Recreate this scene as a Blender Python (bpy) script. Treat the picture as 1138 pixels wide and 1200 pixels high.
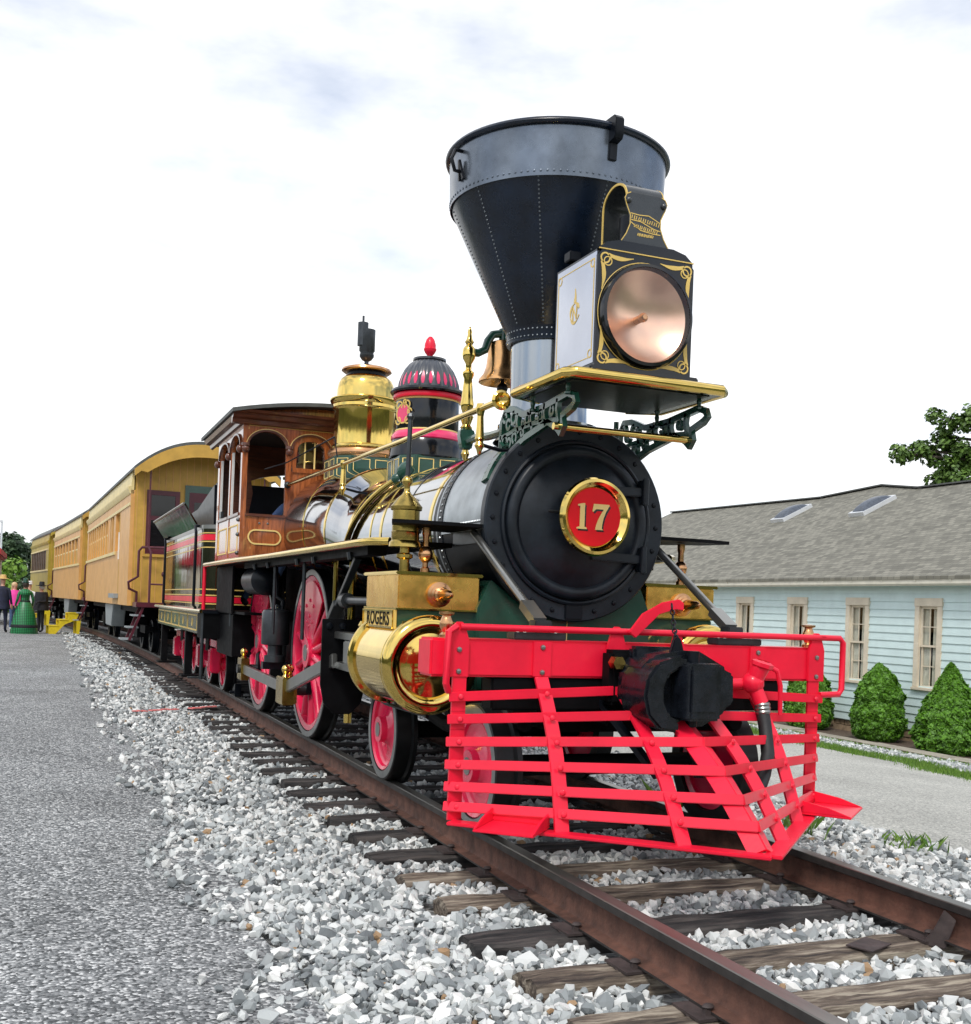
import bpy, bmesh, math, random
import numpy as np
from mathutils import Vector, Matrix, noise as mnoise
R = math.radians
PI = math.pi
random.seed(7)
rng = np.random.default_rng(11)
for o in list(bpy.data.objects): bpy.data.objects.remove(o)
scn = bpy.context.scene
col = scn.collection
# ------------------------------------------------------------------ camera
cam_d = bpy.data.cameras.new('camera'); cam = bpy.data.objects.new('camera', cam_d); col.objects.link(cam)
YAW, PITCH, ROLL = .381, .005, .038
fw = Vector((math.sin(YAW)*math.cos(PITCH), math.cos(YAW)*math.cos(PITCH), math.sin(PITCH)))
rt0 = Vector((math.cos(YAW), -math.sin(YAW), 0)); up0 = rt0.cross(fw)
rt = rt0*math.cos(ROLL) + up0*math.sin(ROLL); up = -rt0*math.sin(ROLL) + up0*math.cos(ROLL)
mw = Matrix((rt, up, -fw)).transposed().to_4x4(); mw.translation = Vector((-3.046, -6.828, 1.222))
cam.matrix_world = mw
cam_d.sensor_fit = 'HORIZONTAL'; cam_d.sensor_width = 36; cam_d.lens = 36*1292.16/1138
cam_d.shift_y = (706.41-600)/1138; cam_d.clip_start = .05; cam_d.clip_end = 2000
scn.camera = cam
# ------------------------------------------------------------------ world, sun, exposure
SUN_EL, SUN_AZ = R(52), R(218)          # azimuth measured from +Y towards +X
wd = bpy.data.worlds.new('World'); scn.world = wd; wd.use_nodes = True
nt = wd.node_tree; nt.nodes.clear()
wo = nt.nodes.new('ShaderNodeOutputWorld'); bg = nt.nodes.new('ShaderNodeBackground')
sky = nt.nodes.new('ShaderNodeTexSky'); sky.sky_type = 'NISHITA'; sky.sun_disc = False
sky.sun_elevation = SUN_EL; sky.sun_rotation = SUN_AZ; sky.air_density = 1; sky.dust_density = 2
sk = nt.nodes.new('ShaderNodeMixRGB'); sk.blend_type = 'MULTIPLY'; sk.inputs[0].default_value = 1
sk.inputs[2].default_value = (.115, .125, .135, 1)
nt.links.new(sky.outputs[0], sk.inputs[1])
tc = nt.nodes.new('ShaderNodeTexCoord'); mp = nt.nodes.new('ShaderNodeMapping'); mp.inputs['Scale'].default_value = (1, 1, 2.6)
nz = nt.nodes.new('ShaderNodeTexNoise'); nz.inputs['Scale'].default_value = 1.7; nz.inputs['Detail'].default_value = 7; nz.inputs['Roughness'].default_value = .55
rp = nt.nodes.new('ShaderNodeValToRGB'); rp.color_ramp.elements[0].position = .36; rp.color_ramp.elements[0].color = (.12, .12, .12, 1)
rp.color_ramp.elements[1].position = .60; rp.color_ramp.elements[1].color = (.99, .99, .99, 1)
mx = nt.nodes.new('ShaderNodeMixRGB'); mx.inputs[2].default_value = (1.06, 1.06, 1.06, 1)
nt.links.new(tc.outputs['Generated'], mp.inputs[0]); nt.links.new(mp.outputs[0], nz.inputs[0]); nt.links.new(nz.outputs[0], rp.inputs[0])
nt.links.new(rp.outputs[0], mx.inputs[0]); nt.links.new(sk.outputs[0], mx.inputs[1]); nt.links.new(mx.outputs[0], bg.inputs[0])
bg.inputs[1].default_value = 1.0
nt.links.new(bg.outputs[0], wo.inputs[0])
sl = bpy.data.lights.new('sun', 'SUN'); sl.energy = 1.5; sl.angle = R(12); sl.color = (1, .96, .9)
sun = bpy.data.objects.new('sun', sl); col.objects.link(sun)
sd = Vector((math.sin(SUN_AZ)*math.cos(SUN_EL), math.cos(SUN_AZ)*math.cos(SUN_EL), math.sin(SUN_EL)))
sun.rotation_euler = sd.to_track_quat('Z', 'Y').to_euler(); sun.location = sd*60
vs = scn.view_settings; vs.view_transform = 'Standard'; vs.look = 'None'; vs.exposure = 0.38; vs.gamma = 1; vs.use_curve_mapping = False

# ------------------------------------------------------------------ materials
M = {}
def mat(name, c, rough=.5, metal=0., var=.12, vs=6, bump=0., bs=80, coat=0., c2=None, stretch=None, spec=.5, rv=.1, lo=.35, hi=.65):
    m = bpy.data.materials.new(name); m.use_nodes = True; t = m.node_tree; b = t.nodes['Principled BSDF']
    N, L = t.nodes.new, t.links.new
    co = N('ShaderNodeTexCoord'); mpn = N('ShaderNodeMapping')
    if stretch: mpn.inputs['Scale'].default_value = stretch
    L(co.outputs['Object'], mpn.inputs[0])
    n = N('ShaderNodeTexNoise'); n.inputs['Scale'].default_value = vs; n.inputs['Detail'].default_value = 6; n.inputs['Roughness'].default_value = .6
    L(mpn.outputs[0], n.inputs[0])
    r = N('ShaderNodeValToRGB'); e = r.color_ramp.elements; e[0].position = lo; e[1].position = hi
    e[0].color = tuple(max(0, x*(1-var)) for x in c)+(1,)
    e[1].color = (tuple(c2) if c2 else tuple(min(1, x*(1+var)) for x in c))+(1,)
    L(n.outputs[0], r.inputs[0]); L(r.outputs[0], b.inputs['Base Color'])
    mr = N('ShaderNodeMapRange'); mr.inputs[3].default_value = max(.02, rough*(1-rv*2)); mr.inputs[4].default_value = min(1, rough*(1+rv*2))
    n2 = N('ShaderNodeTexNoise'); n2.inputs['Scale'].default_value = vs*2.3; n2.inputs['Detail'].default_value = 4
    L(mpn.outputs[0], n2.inputs[0]); L(n2.outputs[0], mr.inputs[0]); L(mr.outputs[0], b.inputs['Roughness'])
    b.inputs['Metallic'].default_value = metal; b.inputs['Coat Weight'].default_value = coat; b.inputs['Coat Roughness'].default_value = .06
    b.inputs['Specular IOR Level'].default_value = spec
    if bump:
        n3 = N('ShaderNodeTexNoise'); n3.inputs['Scale'].default_value = bs; n3.inputs['Detail'].default_value = 5
        L(mpn.outputs[0], n3.inputs[0]); bp = N('ShaderNodeBump'); bp.inputs['Strength'].default_value = bump; bp.inputs['Distance'].default_value = .01
        L(n3.outputs[0], bp.inputs['Height']); L(bp.outputs[0], b.inputs['Normal'])
    M[name] = m; return m
mat('red', (.82, .011, .042), .32, coat=.15, spec=.35, var=.10, vs=3, bump=.04, bs=40)
mat('wheel_red', (.80, .018, .085), .25, coat=.5, var=.06)
mat('pink', (.80, .03, .14), .25, coat=.4, var=.05)
mat('black', (.005, .0068, .0105), .34, var=.3, vs=5, bump=.05, bs=60, spec=.22)
mat('soot', (.004, .0042, .005), .6, var=.4, vs=6, spec=.1)
mat('gloss_black', (.006, .007, .009), .14, coat=.25, var=.2, spec=.4)
mat('stack_iron', (.005, .011, .024), .27, var=.5, vs=4, bump=.08, bs=12, rv=.2)
mat('door_black', (.011, .0155, .022), .38, var=.45, vs=4, bump=.12, bs=25, spec=.33, rv=.2)
mat('stack_band', (.15, .175, .21), .27, metal=.75, var=.25, vs=4, rv=.2)
mat('column_iron', (.30, .33, .36), .13, metal=.92, var=.15, vs=3, stretch=(1, 1, .2))
mat('graphite', (.36, .39, .41), .36, metal=.75, var=.18, vs=5, bump=.05, bs=30)
mat('jacket', (.40, .41, .43), .05, metal=1, var=.10, vs=2.5, bump=.03, bs=3)
mat('jacket_brown', (.26, .20, .18), .12, metal=1, var=.12, vs=2.5, bump=.03, bs=3)
mat('brass', (.74, .53, .15), .09, metal=1, var=.10, vs=4, bump=.03, bs=5, rv=.3)
mat('brass_chest', (.95, .54, .13), .26, metal=1, var=.16, vs=5, bump=.03, bs=6, rv=.3)
mat('brass_old', (.46, .33, .09), .22, metal=1, var=.25, vs=9, rv=.25)
mat('copper', (.62, .33, .16), .24, metal=1, var=.15, vs=8)
mat('bell_bronze', (.72, .40, .17), .22, metal=1, var=.12)
mat('gold', (.72, .50, .13), .4, var=.08)
mat('cream', (.92, .68, .24), .5, var=.05)
mat('green', (.012, .065, .042), .25, coat=.4, var=.15)
mat('green_pale', (.035, .05, .035), .2, coat=.4, var=.25, vs=14)
mat('steel', (.30, .30, .285), .30, metal=.9, var=.10, vs=3, rv=.1)
mat('steel_dark', (.05, .056, .062), .35, metal=.6, var=.25, vs=8)
mat('tyre', (.30, .31, .31), .3, metal=.8, var=.2)
mat('rubber', (.012, .012, .013), .6, var=.3, vs=20)
mat('wood', (.38, .092, .024), .22, coat=1, var=.45, vs=7, stretch=(6, 6, .7), c2=(.52, .15, .042))
mat('wood_dark', (.11, .03, .014), .3, coat=.5, var=.35, vs=7, stretch=(.8, 6, 6))
mat('ochre', (.66, .35, .105), .45, var=.08, vs=3, c2=(.72, .40, .13))
mat('ochre_end', (.52, .30, .048), .5, var=.12, vs=4)
mat('yellow_green', (.42, .31, .035), .5, var=.12, vs=3)
mat('cream_board', (.74, .60, .28), .5, var=.08, vs=3)
mat('roof_dark', (.08, .085, .08), .6, var=.2)
mat('maroon', (.085, .012, .022), .35, var=.2)
mat('window_dark', (.008, .008, .009), .06, coat=.2, var=.2, spec=.4)
mat('window_brown', (.09, .05, .03), .2, coat=.5, var=.3, vs=2)
mat('louvre', (.12, .075, .05), .4, var=.3)
mat('grey_box', (.26, .29, .30), .45, var=.1)
mat('stool_yellow', (.80, .60, .02), .45, var=.1)
mat('white', (.78, .77, .74), .5, var=.05)
mat('cab_white', (.72, .72, .70), .4, var=.06)
mat('siding', (.60, .74, .735), .5, var=.05, vs=3)
mat('trim', (.68, .60, .47), .55, var=.08, vs=5)
mat('gutter', (.66, .63, .53), .45, var=.08)
mat('curtain', (.62, .62, .52), .8, var=.15, vs=14, stretch=(1, 6, .3))
mat('stone', (.26, .19, .12), .9, var=.4, vs=7, bump=.5, bs=9)
mat('concrete', (.34, .31, .25), .9, var=.2, vs=6, bump=.3, bs=40)
mat('mulch', (.10, .07, .05), .95, var=.5, vs=30, bump=.8, bs=50)
mat('skylight', (.07, .085, .11), .35, var=.3, vs=20)
mat('alu', (.7, .72, .74), .4, metal=.3, var=.05)
mat('skin', (.55, .30, .21), .5, var=.06)
mat('navy', (.010, .013, .035), .8, var=.3)
mat('cloth_black', (.010, .010, .014), .8, var=.3)
mat('cloth_pink', (.85, .06, .38), .7, var=.08)
mat('denim', (.05, .09, .18), .8, var=.2)
mat('shirt_blue', (.12, .20, .42), .7, var=.2)
mat('cloth_white', (.78, .78, .80), .7, var=.05)
mat('straw', (.66, .44, .17), .7, var=.15)
mat('hair_blond', (.62, .42, .24), .5, var=.2)
mat('hair_grey', (.6, .6, .6), .5, var=.1)
mat('hair_dark', (.03, .02, .015), .5)
mat('roof_red', (.42, .02, .035), .6, var=.2)
mat('bark', (.075, .06, .045), .9, var=.35, vs=9, bump=.6, bs=25)
mat('survey_pink', (.72, .20, .19), .7, var=.15)

def glass_mat():
    m = bpy.data.materials.new('lens_glass'); m.use_nodes = True; t = m.node_tree; t.nodes.clear()
    o = t.nodes.new('ShaderNodeOutputMaterial'); mixs = t.nodes.new('ShaderNodeMixShader')
    tr = t.nodes.new('ShaderNodeBsdfTransparent'); gl = t.nodes.new('ShaderNodeBsdfGlossy'); gl.inputs['Roughness'].default_value = .03
    lw_ = t.nodes.new('ShaderNodeLayerWeight'); lw_.inputs[0].default_value = .5
    pw = t.nodes.new('ShaderNodeMath'); pw.operation = 'POWER'; pw.inputs[1].default_value = 4; t.links.new(lw_.outputs['Facing'], pw.inputs[0])
    fr = t.nodes.new('ShaderNodeMath'); fr.operation = 'MULTIPLY_ADD'; fr.inputs[1].default_value = .9; fr.inputs[2].default_value = .045; t.links.new(pw.outputs[0], fr.inputs[0])
    t.links.new(fr.outputs[0], mixs.inputs[0]); t.links.new(tr.outputs[0], mixs.inputs[1]); t.links.new(gl.outputs[0], mixs.inputs[2]); t.links.new(mixs.outputs[0], o.inputs[0])
    M['lens_glass'] = m
glass_mat()
mat('reflector', (1., .62, .45), .30, metal=1, var=.10, vs=3, bump=.04, bs=4)
mat('lamp_side', (.50, .52, .58), .14, metal=.85, var=.08, vs=2)

def leaf_mat(name, c, c2):
    m = bpy.data.materials.new(name); m.use_nodes = True; t = m.node_tree; b = t.nodes['Principled BSDF']
    a = t.nodes.new('ShaderNodeAttribute'); a.attribute_name = 'tone'
    r = t.nodes.new('ShaderNodeValToRGB'); r.color_ramp.elements[0].color = c+(1,); r.color_ramp.elements[1].color = c2+(1,)
    t.links.new(a.outputs['Fac'], r.inputs[0]); t.links.new(r.outputs[0], b.inputs['Base Color'])
    b.inputs['Roughness'].default_value = .55
    b.inputs['Transmission Weight'].default_value = 0
    M[name] = m
leaf_mat('leaf_tree', (.040, .09, .012), (.15, .26, .04))
leaf_mat('leaf_dark', (.02, .05, .02), (.06, .11, .04))
leaf_mat('leaf_bright', (.10, .22, .02), (.25, .40, .05))
leaf_mat('needle', (.030, .095, .004), (.12, .30, .014))
leaf_mat('grass', (.06, .15, .015), (.20, .34, .05))
leaf_mat('stones', (.09, .10, .105), (.78, .77, .73))
e_ = [n_ for n_ in M['stones'].node_tree.nodes if n_.type == 'VALTORGB'][0].color_ramp.elements
for p_, c_ in ((.28, (.21, .23, .235, 1)), (.55, (.42, .445, .44, 1)), (.93, (.78, .78, .75, 1)), (.965, (.40, .26, .14, 1))): q_ = e_.new(p_); q_.color = c_
e_[-1].color = (.30, .19, .10, 1)

def ramp_nodes(t, fac, stops):
    r = t.nodes.new('ShaderNodeValToRGB'); e = r.color_ramp.elements
    while len(e) < len(stops): e.new(.5)
    for k, (p, c) in enumerate(stops): e[k].position = p; e[k].color = tuple(c)+(1,)
    t.links.new(fac, r.inputs[0]); return r.outputs[0]
def ground_mat(name, stops, scale, big=(.75, 1.15), bigs=.5, bump=.6, dist=.01, rough=.9):
    """aggregate: voronoi cells with their own tone, slow patches of wear, relief between the chips"""
    m = bpy.data.materials.new(name); m.use_nodes = True; t = m.node_tree; b = t.nodes['Principled BSDF']; N, L = t.nodes.new, t.links.new
    co = N('ShaderNodeTexCoord')
    v = N('ShaderNodeTexVoronoi'); v.inputs['Scale'].default_value = scale; L(co.outputs['Object'], v.inputs['Vector'])
    sep = N('ShaderNodeSeparateColor'); L(v.outputs['Color'], sep.inputs[0])
    c = ramp_nodes(t, sep.outputs[0], stops)
    n = N('ShaderNodeTexNoise'); n.inputs['Scale'].default_value = bigs; n.inputs['Detail'].default_value = 8; n.inputs['Roughness'].default_value = .62; L(co.outputs['Object'], n.inputs[0])
    mr = N('ShaderNodeMapRange'); mr.inputs[1].default_value = .3; mr.inputs[2].default_value = .7; mr.inputs[3].default_value = big[0]; mr.inputs[4].default_value = big[1]
    L(n.outputs[0], mr.inputs[0])
    mu = N('ShaderNodeVectorMath'); mu.operation = 'SCALE'; L(c, mu.inputs[0]); L(mr.outputs[0], mu.inputs['Scale']); L(mu.outputs[0], b.inputs['Base Color'])
    bp = N('ShaderNodeBump'); bp.inputs['Strength'].default_value = bump; bp.inputs['Distance'].default_value = dist; bp.invert = True
    L(v.outputs['Distance'], bp.inputs['Height']); L(bp.outputs[0], b.inputs['Normal']); b.inputs['Roughness'].default_value = rough
    M[name] = m
ground_mat('asphalt', [(0, (.055, .06, .062)), (.35, (.16, .17, .175)), (.75, (.33, .34, .342)), (1, (.70, .71, .70))], 70, (.72, 1.2), .8, 1., .012)
ground_mat('road_gravel', [(0, (.24, .24, .22)), (.5, (.36, .36, .33)), (1, (.55, .54, .49))], 70, (.8, 1.15), .6, .5, .006)
ground_mat('bed', [(0, (.08, .08, .08)), (.5, (.25, .25, .245)), (1, (.5, .5, .48))], 24, (.8, 1.1), .7, 1., .03)
ground_mat('soil', [(0, (.05, .07, .03)), (.5, (.07, .10, .035)), (1, (.13, .14, .07))], 12, (.7, 1.2), .2, .6, .03)
ground_mat('gravel_strip', [(0, (.16, .16, .15)), (.5, (.36, .36, .35)), (1, (.6, .6, .58))], 28, (.75, 1.1), .7, .8, .02)

def shingle_mat():
    m = bpy.data.materials.new('shingles'); m.use_nodes = True; t = m.node_tree; b = t.nodes['Principled BSDF']; N, L = t.nodes.new, t.links.new
    uv = N('ShaderNodeUVMap')
    br = N('ShaderNodeTexBrick'); br.offset = .5; br.inputs['Scale'].default_value = 1; br.inputs['Brick Width'].default_value = .17; br.inputs['Row Height'].default_value = .115
    br.inputs['Mortar Size'].default_value = .006; br.inputs['Bias'].default_value = 0
    br.inputs['Color1'].default_value = (.135, .13, .105, 1); br.inputs['Color2'].default_value = (.255, .245, .20, 1); br.inputs['Mortar'].default_value = (.10, .10, .085, 1)
    nn = N('ShaderNodeTexNoise'); nn.inputs['Scale'].default_value = 1.5; nn.inputs['Detail'].default_value = 9
    L(uv.outputs[0], nn.inputs[0])
    ad = N('ShaderNodeMixRGB'); ad.blend_type = 'LINEAR_LIGHT'; ad.inputs[0].default_value = .02
    L(uv.outputs[0], ad.inputs[1]); L(nn.outputs['Color'], ad.inputs[2]); L(ad.outputs[0], br.inputs[0])
    mr = N('ShaderNodeMapRange'); mr.inputs[3].default_value = .7; mr.inputs[4].default_value = 1.25; L(nn.outputs[0], mr.inputs[0])
    mu = N('ShaderNodeVectorMath'); mu.operation = 'SCALE'; L(br.outputs['Color'], mu.inputs[0]); L(mr.outputs[0], mu.inputs['Scale'])
    L(mu.outputs[0], b.inputs['Base Color']); b.inputs['Roughness'].default_value = .9
    # each course thickens towards its lower edge
    sx = N('ShaderNodeSeparateXYZ'); L(ad.outputs[0], sx.inputs[0]); md = N('ShaderNodeMath'); md.operation = 'FRACT'
    dv = N('ShaderNodeMath'); dv.operation = 'DIVIDE'; dv.inputs[1].default_value = .115; L(sx.outputs[1], dv.inputs[0]); L(dv.outputs[0], md.inputs[0])
    iv = N('ShaderNodeMath'); iv.operation = 'SUBTRACT'; iv.inputs[0].default_value = 1; L(md.outputs[0], iv.inputs[1])
    bp = N('ShaderNodeBump'); bp.inputs['Strength'].default_value = .9; bp.inputs['Distance'].default_value = .03; L(iv.outputs[0], bp.inputs['Height']); L(bp.outputs[0], b.inputs['Normal'])
    M['shingles'] = m
shingle_mat()
def tie_mat(name, a, b_, c):
    m = bpy.data.materials.new(name); m.use_nodes = True; t = m.node_tree; b = t.nodes['Principled BSDF']; N, L = t.nodes.new, t.links.new
    co = N('ShaderNodeTexCoord'); oi = N('ShaderNodeObjectInfo'); mpn = N('ShaderNodeMapping'); mpn.inputs['Scale'].default_value = (1.3, 16, 16)
    cb = N('ShaderNodeVectorMath'); cb.operation = 'ADD'; sc = N('ShaderNodeMath'); sc.operation = 'MULTIPLY'; sc.inputs[1].default_value = 37
    L(oi.outputs['Random'], sc.inputs[0]); L(co.outputs['Object'], cb.inputs[0]); L(sc.outputs[0], cb.inputs[1]); L(cb.outputs[0], mpn.inputs[0])
    n = N('ShaderNodeTexNoise'); n.inputs['Scale'].default_value = 1.6; n.inputs['Detail'].default_value = 10; n.inputs['Roughness'].default_value = .7; L(mpn.outputs[0], n.inputs[0])
    c_ = ramp_nodes(t, n.outputs[0], [(.36, a), (.5, b_), (.62, c)]); L(c_, b.inputs['Base Color'])
    bp = N('ShaderNodeBump'); bp.inputs['Strength'].default_value = 1; bp.inputs['Distance'].default_value = .014; L(n.outputs[0], bp.inputs['Height']); L(bp.outputs[0], b.inputs['Normal'])
    b.inputs['Roughness'].default_value = .85; M[name] = m
tie_mat('tie_weathered', (.022, .016, .013), (.13, .10, .075), (.36, .31, .24))
tie_mat('tie_creosote', (.008, .008, .009), (.030, .027, .026), (.075, .065, .06))
mat('rail_rust', (.095, .042, .028), .75, var=.45, vs=9, bump=.3, bs=50)
mat('rail_head', (.16, .155, .14), .33, metal=.75, var=.3, vs=7, stretch=(1, .15, 1))
mat('rail_side', (.045, .04, .038), .5, metal=.4, var=.3, vs=9)
mat('plate_rust', (.05, .036, .034), .7, var=.35, vs=12, bump=.2, bs=40)
def plaid_mat():
    m = bpy.data.materials.new('plaid'); m.use_nodes = True; t = m.node_tree; b = t.nodes['Principled BSDF']; N, L = t.nodes.new, t.links.new
    co = N('ShaderNodeTexCoord'); w1 = N('ShaderNodeTexWave'); w1.bands_direction = 'Z'; w1.inputs['Scale'].default_value = 6; w2 = N('ShaderNodeTexWave'); w2.bands_direction = 'X'; w2.inputs['Scale'].default_value = 5
    L(co.outputs['Object'], w1.inputs[0]); L(co.outputs['Object'], w2.inputs[0])
    mu = N('ShaderNodeMath'); mu.operation = 'ADD'; L(w1.outputs['Fac'], mu.inputs[0]); L(w2.outputs['Fac'], mu.inputs[1]); hv = N('ShaderNodeMath'); hv.operation = 'MULTIPLY'; hv.inputs[1].default_value = .5; L(mu.outputs[0], hv.inputs[0])
    L(ramp_nodes(t, hv.outputs[0], [(.2, (.005, .06, .02)), (.6, (.008, .15, .045)), (.9, (.03, .30, .10))]), b.inputs['Base Color']); b.inputs['Roughness'].default_value = .4
    M['plaid'] = m
plaid_mat()

# ------------------------------------------------------------------ mesh helpers
def frame(ax):
    ax = Vector(ax).normalized(); a = Vector((0, 0, 1)) if abs(ax.z) < .9 else Vector((1, 0, 0))
    u = a.cross(ax).normalized(); return u, ax.cross(u), ax
class B:
    def __init__(s): s.v = []; s.f = []
    def add(s, vs_, fs):
        k = len(s.v); s.v.extend([tuple(p) for p in vs_]); s.f.extend([tuple(i+k for i in f) for f in fs]); return s
    def box(s, lo, hi, m=None):
        (a, b, c), (d, e, g) = lo, hi
        p = [(a, b, c), (d, b, c), (d, e, c), (a, e, c), (a, b, g), (d, b, g), (d, e, g), (a, e, g)]
        if m: p = [m @ Vector(q) for q in p]
        return s.add(p, [(3, 2, 1, 0), (4, 5, 6, 7), (0, 1, 5, 4), (1, 2, 6, 5), (2, 3, 7, 6), (3, 0, 4, 7)])
    def bar(s, p0, p1, w, h, side=None):
        p0, p1 = Vector(p0), Vector(p1); d = (p1-p0).normalized()
        u = Vector(side).normalized() if side else frame(d)[0]
        w_ = d.cross(u).normalized(); u = w_.cross(d)
        p = [q+u*a*w/2+w_*b*h/2 for q in (p0, p1) for a, b in ((-1, -1), (1, -1), (1, 1), (-1, 1))]
        return s.add(p, [(3, 2, 1, 0), (4, 5, 6, 7), (0, 1, 5, 4), (1, 2, 6, 5), (2, 3, 7, 6), (3, 0, 4, 7)])
    def cyl(s, p0, p1, r, r1=None, n=16): 
        p0, p1 = Vector(p0), Vector(p1); L = (p1-p0).length
        return s.lathe([(0, 0), (r, 0), (r if r1 is None else r1, L), (0, L)], p0, p1-p0, n)
    def lathe(s, prof, o, ax, n=24, a0=0, a1=2*PI):
        o = Vector(o); u, w, ax = frame(ax); full = abs(a1-a0-2*PI) < 1e-6; k = n if full else n+1; rings = []
        base = len(s.v)
        for r, h in prof:
            if r < 1e-7: rings.append([len(s.v)]); s.v.append(tuple(o+ax*h)); continue
            ring = []
            for i in range(k):
                a = a0+(a1-a0)*i/n; ring.append(len(s.v)); s.v.append(tuple(o+ax*h+(u*math.cos(a)+w*math.sin(a))*r))
            rings.append(ring)
        for A, C in zip(rings, rings[1:]):
            for i in range(n):
                j = (i+1) % k if full else i+1
                if len(A) == 1 and len(C) == 1: continue
                if len(A) == 1: s.f.append((A[0], C[j], C[i]))
                elif len(C) == 1: s.f.append((A[i], A[j], C[0]))
                else: s.f.append((A[i], A[j], C[j], C[i]))
        return s
    def tube(s, pts, r, n=8, closed=False):
        pts = [Vector(p) for p in pts]; m = len(pts); rings = []; pu = None
        for i, p in enumerate(pts):
            a = pts[i-1] if (i > 0 or closed) else p; c = pts[(i+1) % m] if (i < m-1 or closed) else p
            d = (c-a).normalized()
            if pu is None: u = frame(d)[0]
            else: u = (pu-d*pu.dot(d)).normalized()
            pu = u; w = d.cross(u); rr = r[i] if isinstance(r, (list, tuple)) else r
            ring = []
            for k in range(n):
                t = 2*PI*k/n; ring.append(len(s.v)); s.v.append(tuple(p+(u*math.cos(t)+w*math.sin(t))*rr))
            rings.append(ring)
        pr = list(zip(rings, rings[1:]))+([(rings[-1], rings[0])] if closed else [])
        for A, C in pr:
            for k in range(n): s.f.append((A[k], A[(k+1) % n], C[(k+1) % n], C[k]))
        if not closed: s.f.append(tuple(reversed(rings[0]))); s.f.append(tuple(rings[-1]))
        return s
    def prism(s, poly, o, u, v, d):
        o, u, v = Vector(o), Vector(u), Vector(v); w = u.cross(v).normalized()*d; n = len(poly)
        ar = sum(poly[i][0]*poly[(i+1) % n][1]-poly[(i+1) % n][0]*poly[i][1] for i in range(n))
        if ar < 0: poly = poly[::-1]
        p = [o+u*a+v*b for a, b in poly]; q = [x+w for x in p]
        return s.add(p+q, [tuple(range(n))[::-1], tuple(range(n, 2*n))]+[(i, (i+1) % n, n+(i+1) % n, n+i) for i in range(n)])
    def ribbon(s, path, w, o, u, v, d, closed=False):
        """flat strap that follows a 2D path in the plane (u,v), thickness d along the normal; w may vary along it"""
        P = [Vector((a, b)) for a, b in path]; m = len(P); L_, R_ = [], []
        for i, p in enumerate(P):
            a = P[i-1] if (i > 0 or closed) else p; c = P[(i+1) % m] if (i < m-1 or closed) else p
            t = (c-a); t = t.normalized() if t.length > 1e-9 else Vector((1, 0)); nn = Vector((-t.y, t.x)); ww = (w[i] if isinstance(w, (list, tuple)) else w)/2
            L_.append(p+nn*ww); R_.append(p-nn*ww)
        o, u, v = Vector(o), Vector(u), Vector(v); nrm = u.cross(v).normalized()*d
        vs_ = []
        for i in range(m):
            l, r = o+u*L_[i].x+v*L_[i].y, o+u*R_[i].x+v*R_[i].y
            vs_ += [l, r, l+nrm, r+nrm]
        fs = []
        for i in range(m if closed else m-1):
            a, b = 4*i, 4*((i+1) % m)
            fs += [(a+2, a+3, b+3, b+2), (a, b, b+1, a+1), (a, a+2, b+2, b), (a+1, b+1, b+3, a+3)]
        if not closed: fs += [(0, 1, 3, 2), (4*m-4, 4*m-2, 4*m-1, 4*m-3)]
        return s.add(vs_, fs)
    def sph(s, c, r, n=12, sc=(1, 1, 1)):
        c = Vector(c); k = len(s.v); m = max(4, n//2)
        s.lathe([(r*math.sin(PI*i/m), -r*math.cos(PI*i/m)) if 0 < i < m else (0, -r if i == 0 else r) for i in range(m+1)], (0, 0, 0), (0, 0, 1), n)
        for i in range(k, len(s.v)):
            p = s.v[i]; s.v[i] = (c.x+p[0]*sc[0], c.y+p[1]*sc[1], c.z+p[2]*sc[2])
        return s
    def xf(s, m): s.v = [tuple(m @ Vector(p)) for p in s.v]; return s
    def mesh(s, name, m, smooth=40, bevel=0):
        me = bpy.data.meshes.new(name); me.from_pydata(s.v, [], s.f)
        bm = bmesh.new(); bm.from_mesh(me); bmesh.ops.recalc_face_normals(bm, faces=bm.faces)
        if bevel: bmesh.ops.bevel(bm, geom=[e for e in bm.edges if len(e.link_faces) == 2 and e.calc_face_angle(0) > .5], offset=bevel, segments=2, affect='EDGES', clamp_overlap=True)
        bm.to_mesh(me); bm.free()
        me.materials.append(M[m])
        if smooth: 
            me.polygons.foreach_set('use_smooth', [True]*len(me.polygons)); me.set_sharp_from_angle(angle=R(smooth))
        me.update(); return me
    def build(s, name, m, parent=None, smooth=40, bevel=0):
        return put(name, s.mesh(name, m, smooth, bevel), parent)
def put(name, me, parent=None, loc=None, rot=None):
    o = bpy.data.objects.new(name, me); col.objects.link(o); o.parent = parent
    if loc: o.location = loc
    if rot: o.rotation_euler = rot
    return o
def tag(o, label=None, cat=None, group=None, kind=None):
    if label: o['label'] = label
    if cat: o['category'] = cat
    if group: o['group'] = group
    if kind: o['kind'] = kind
    return o
def thing(name, label, cat, loc=(0, 0, 0), rz=0, group=None):
    o = bpy.data.objects.new(name, None); col.objects.link(o); o.location = loc; o.rotation_euler = (0, 0, rz); o.empty_display_size = .2
    return tag(o, label, cat, group)
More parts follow.
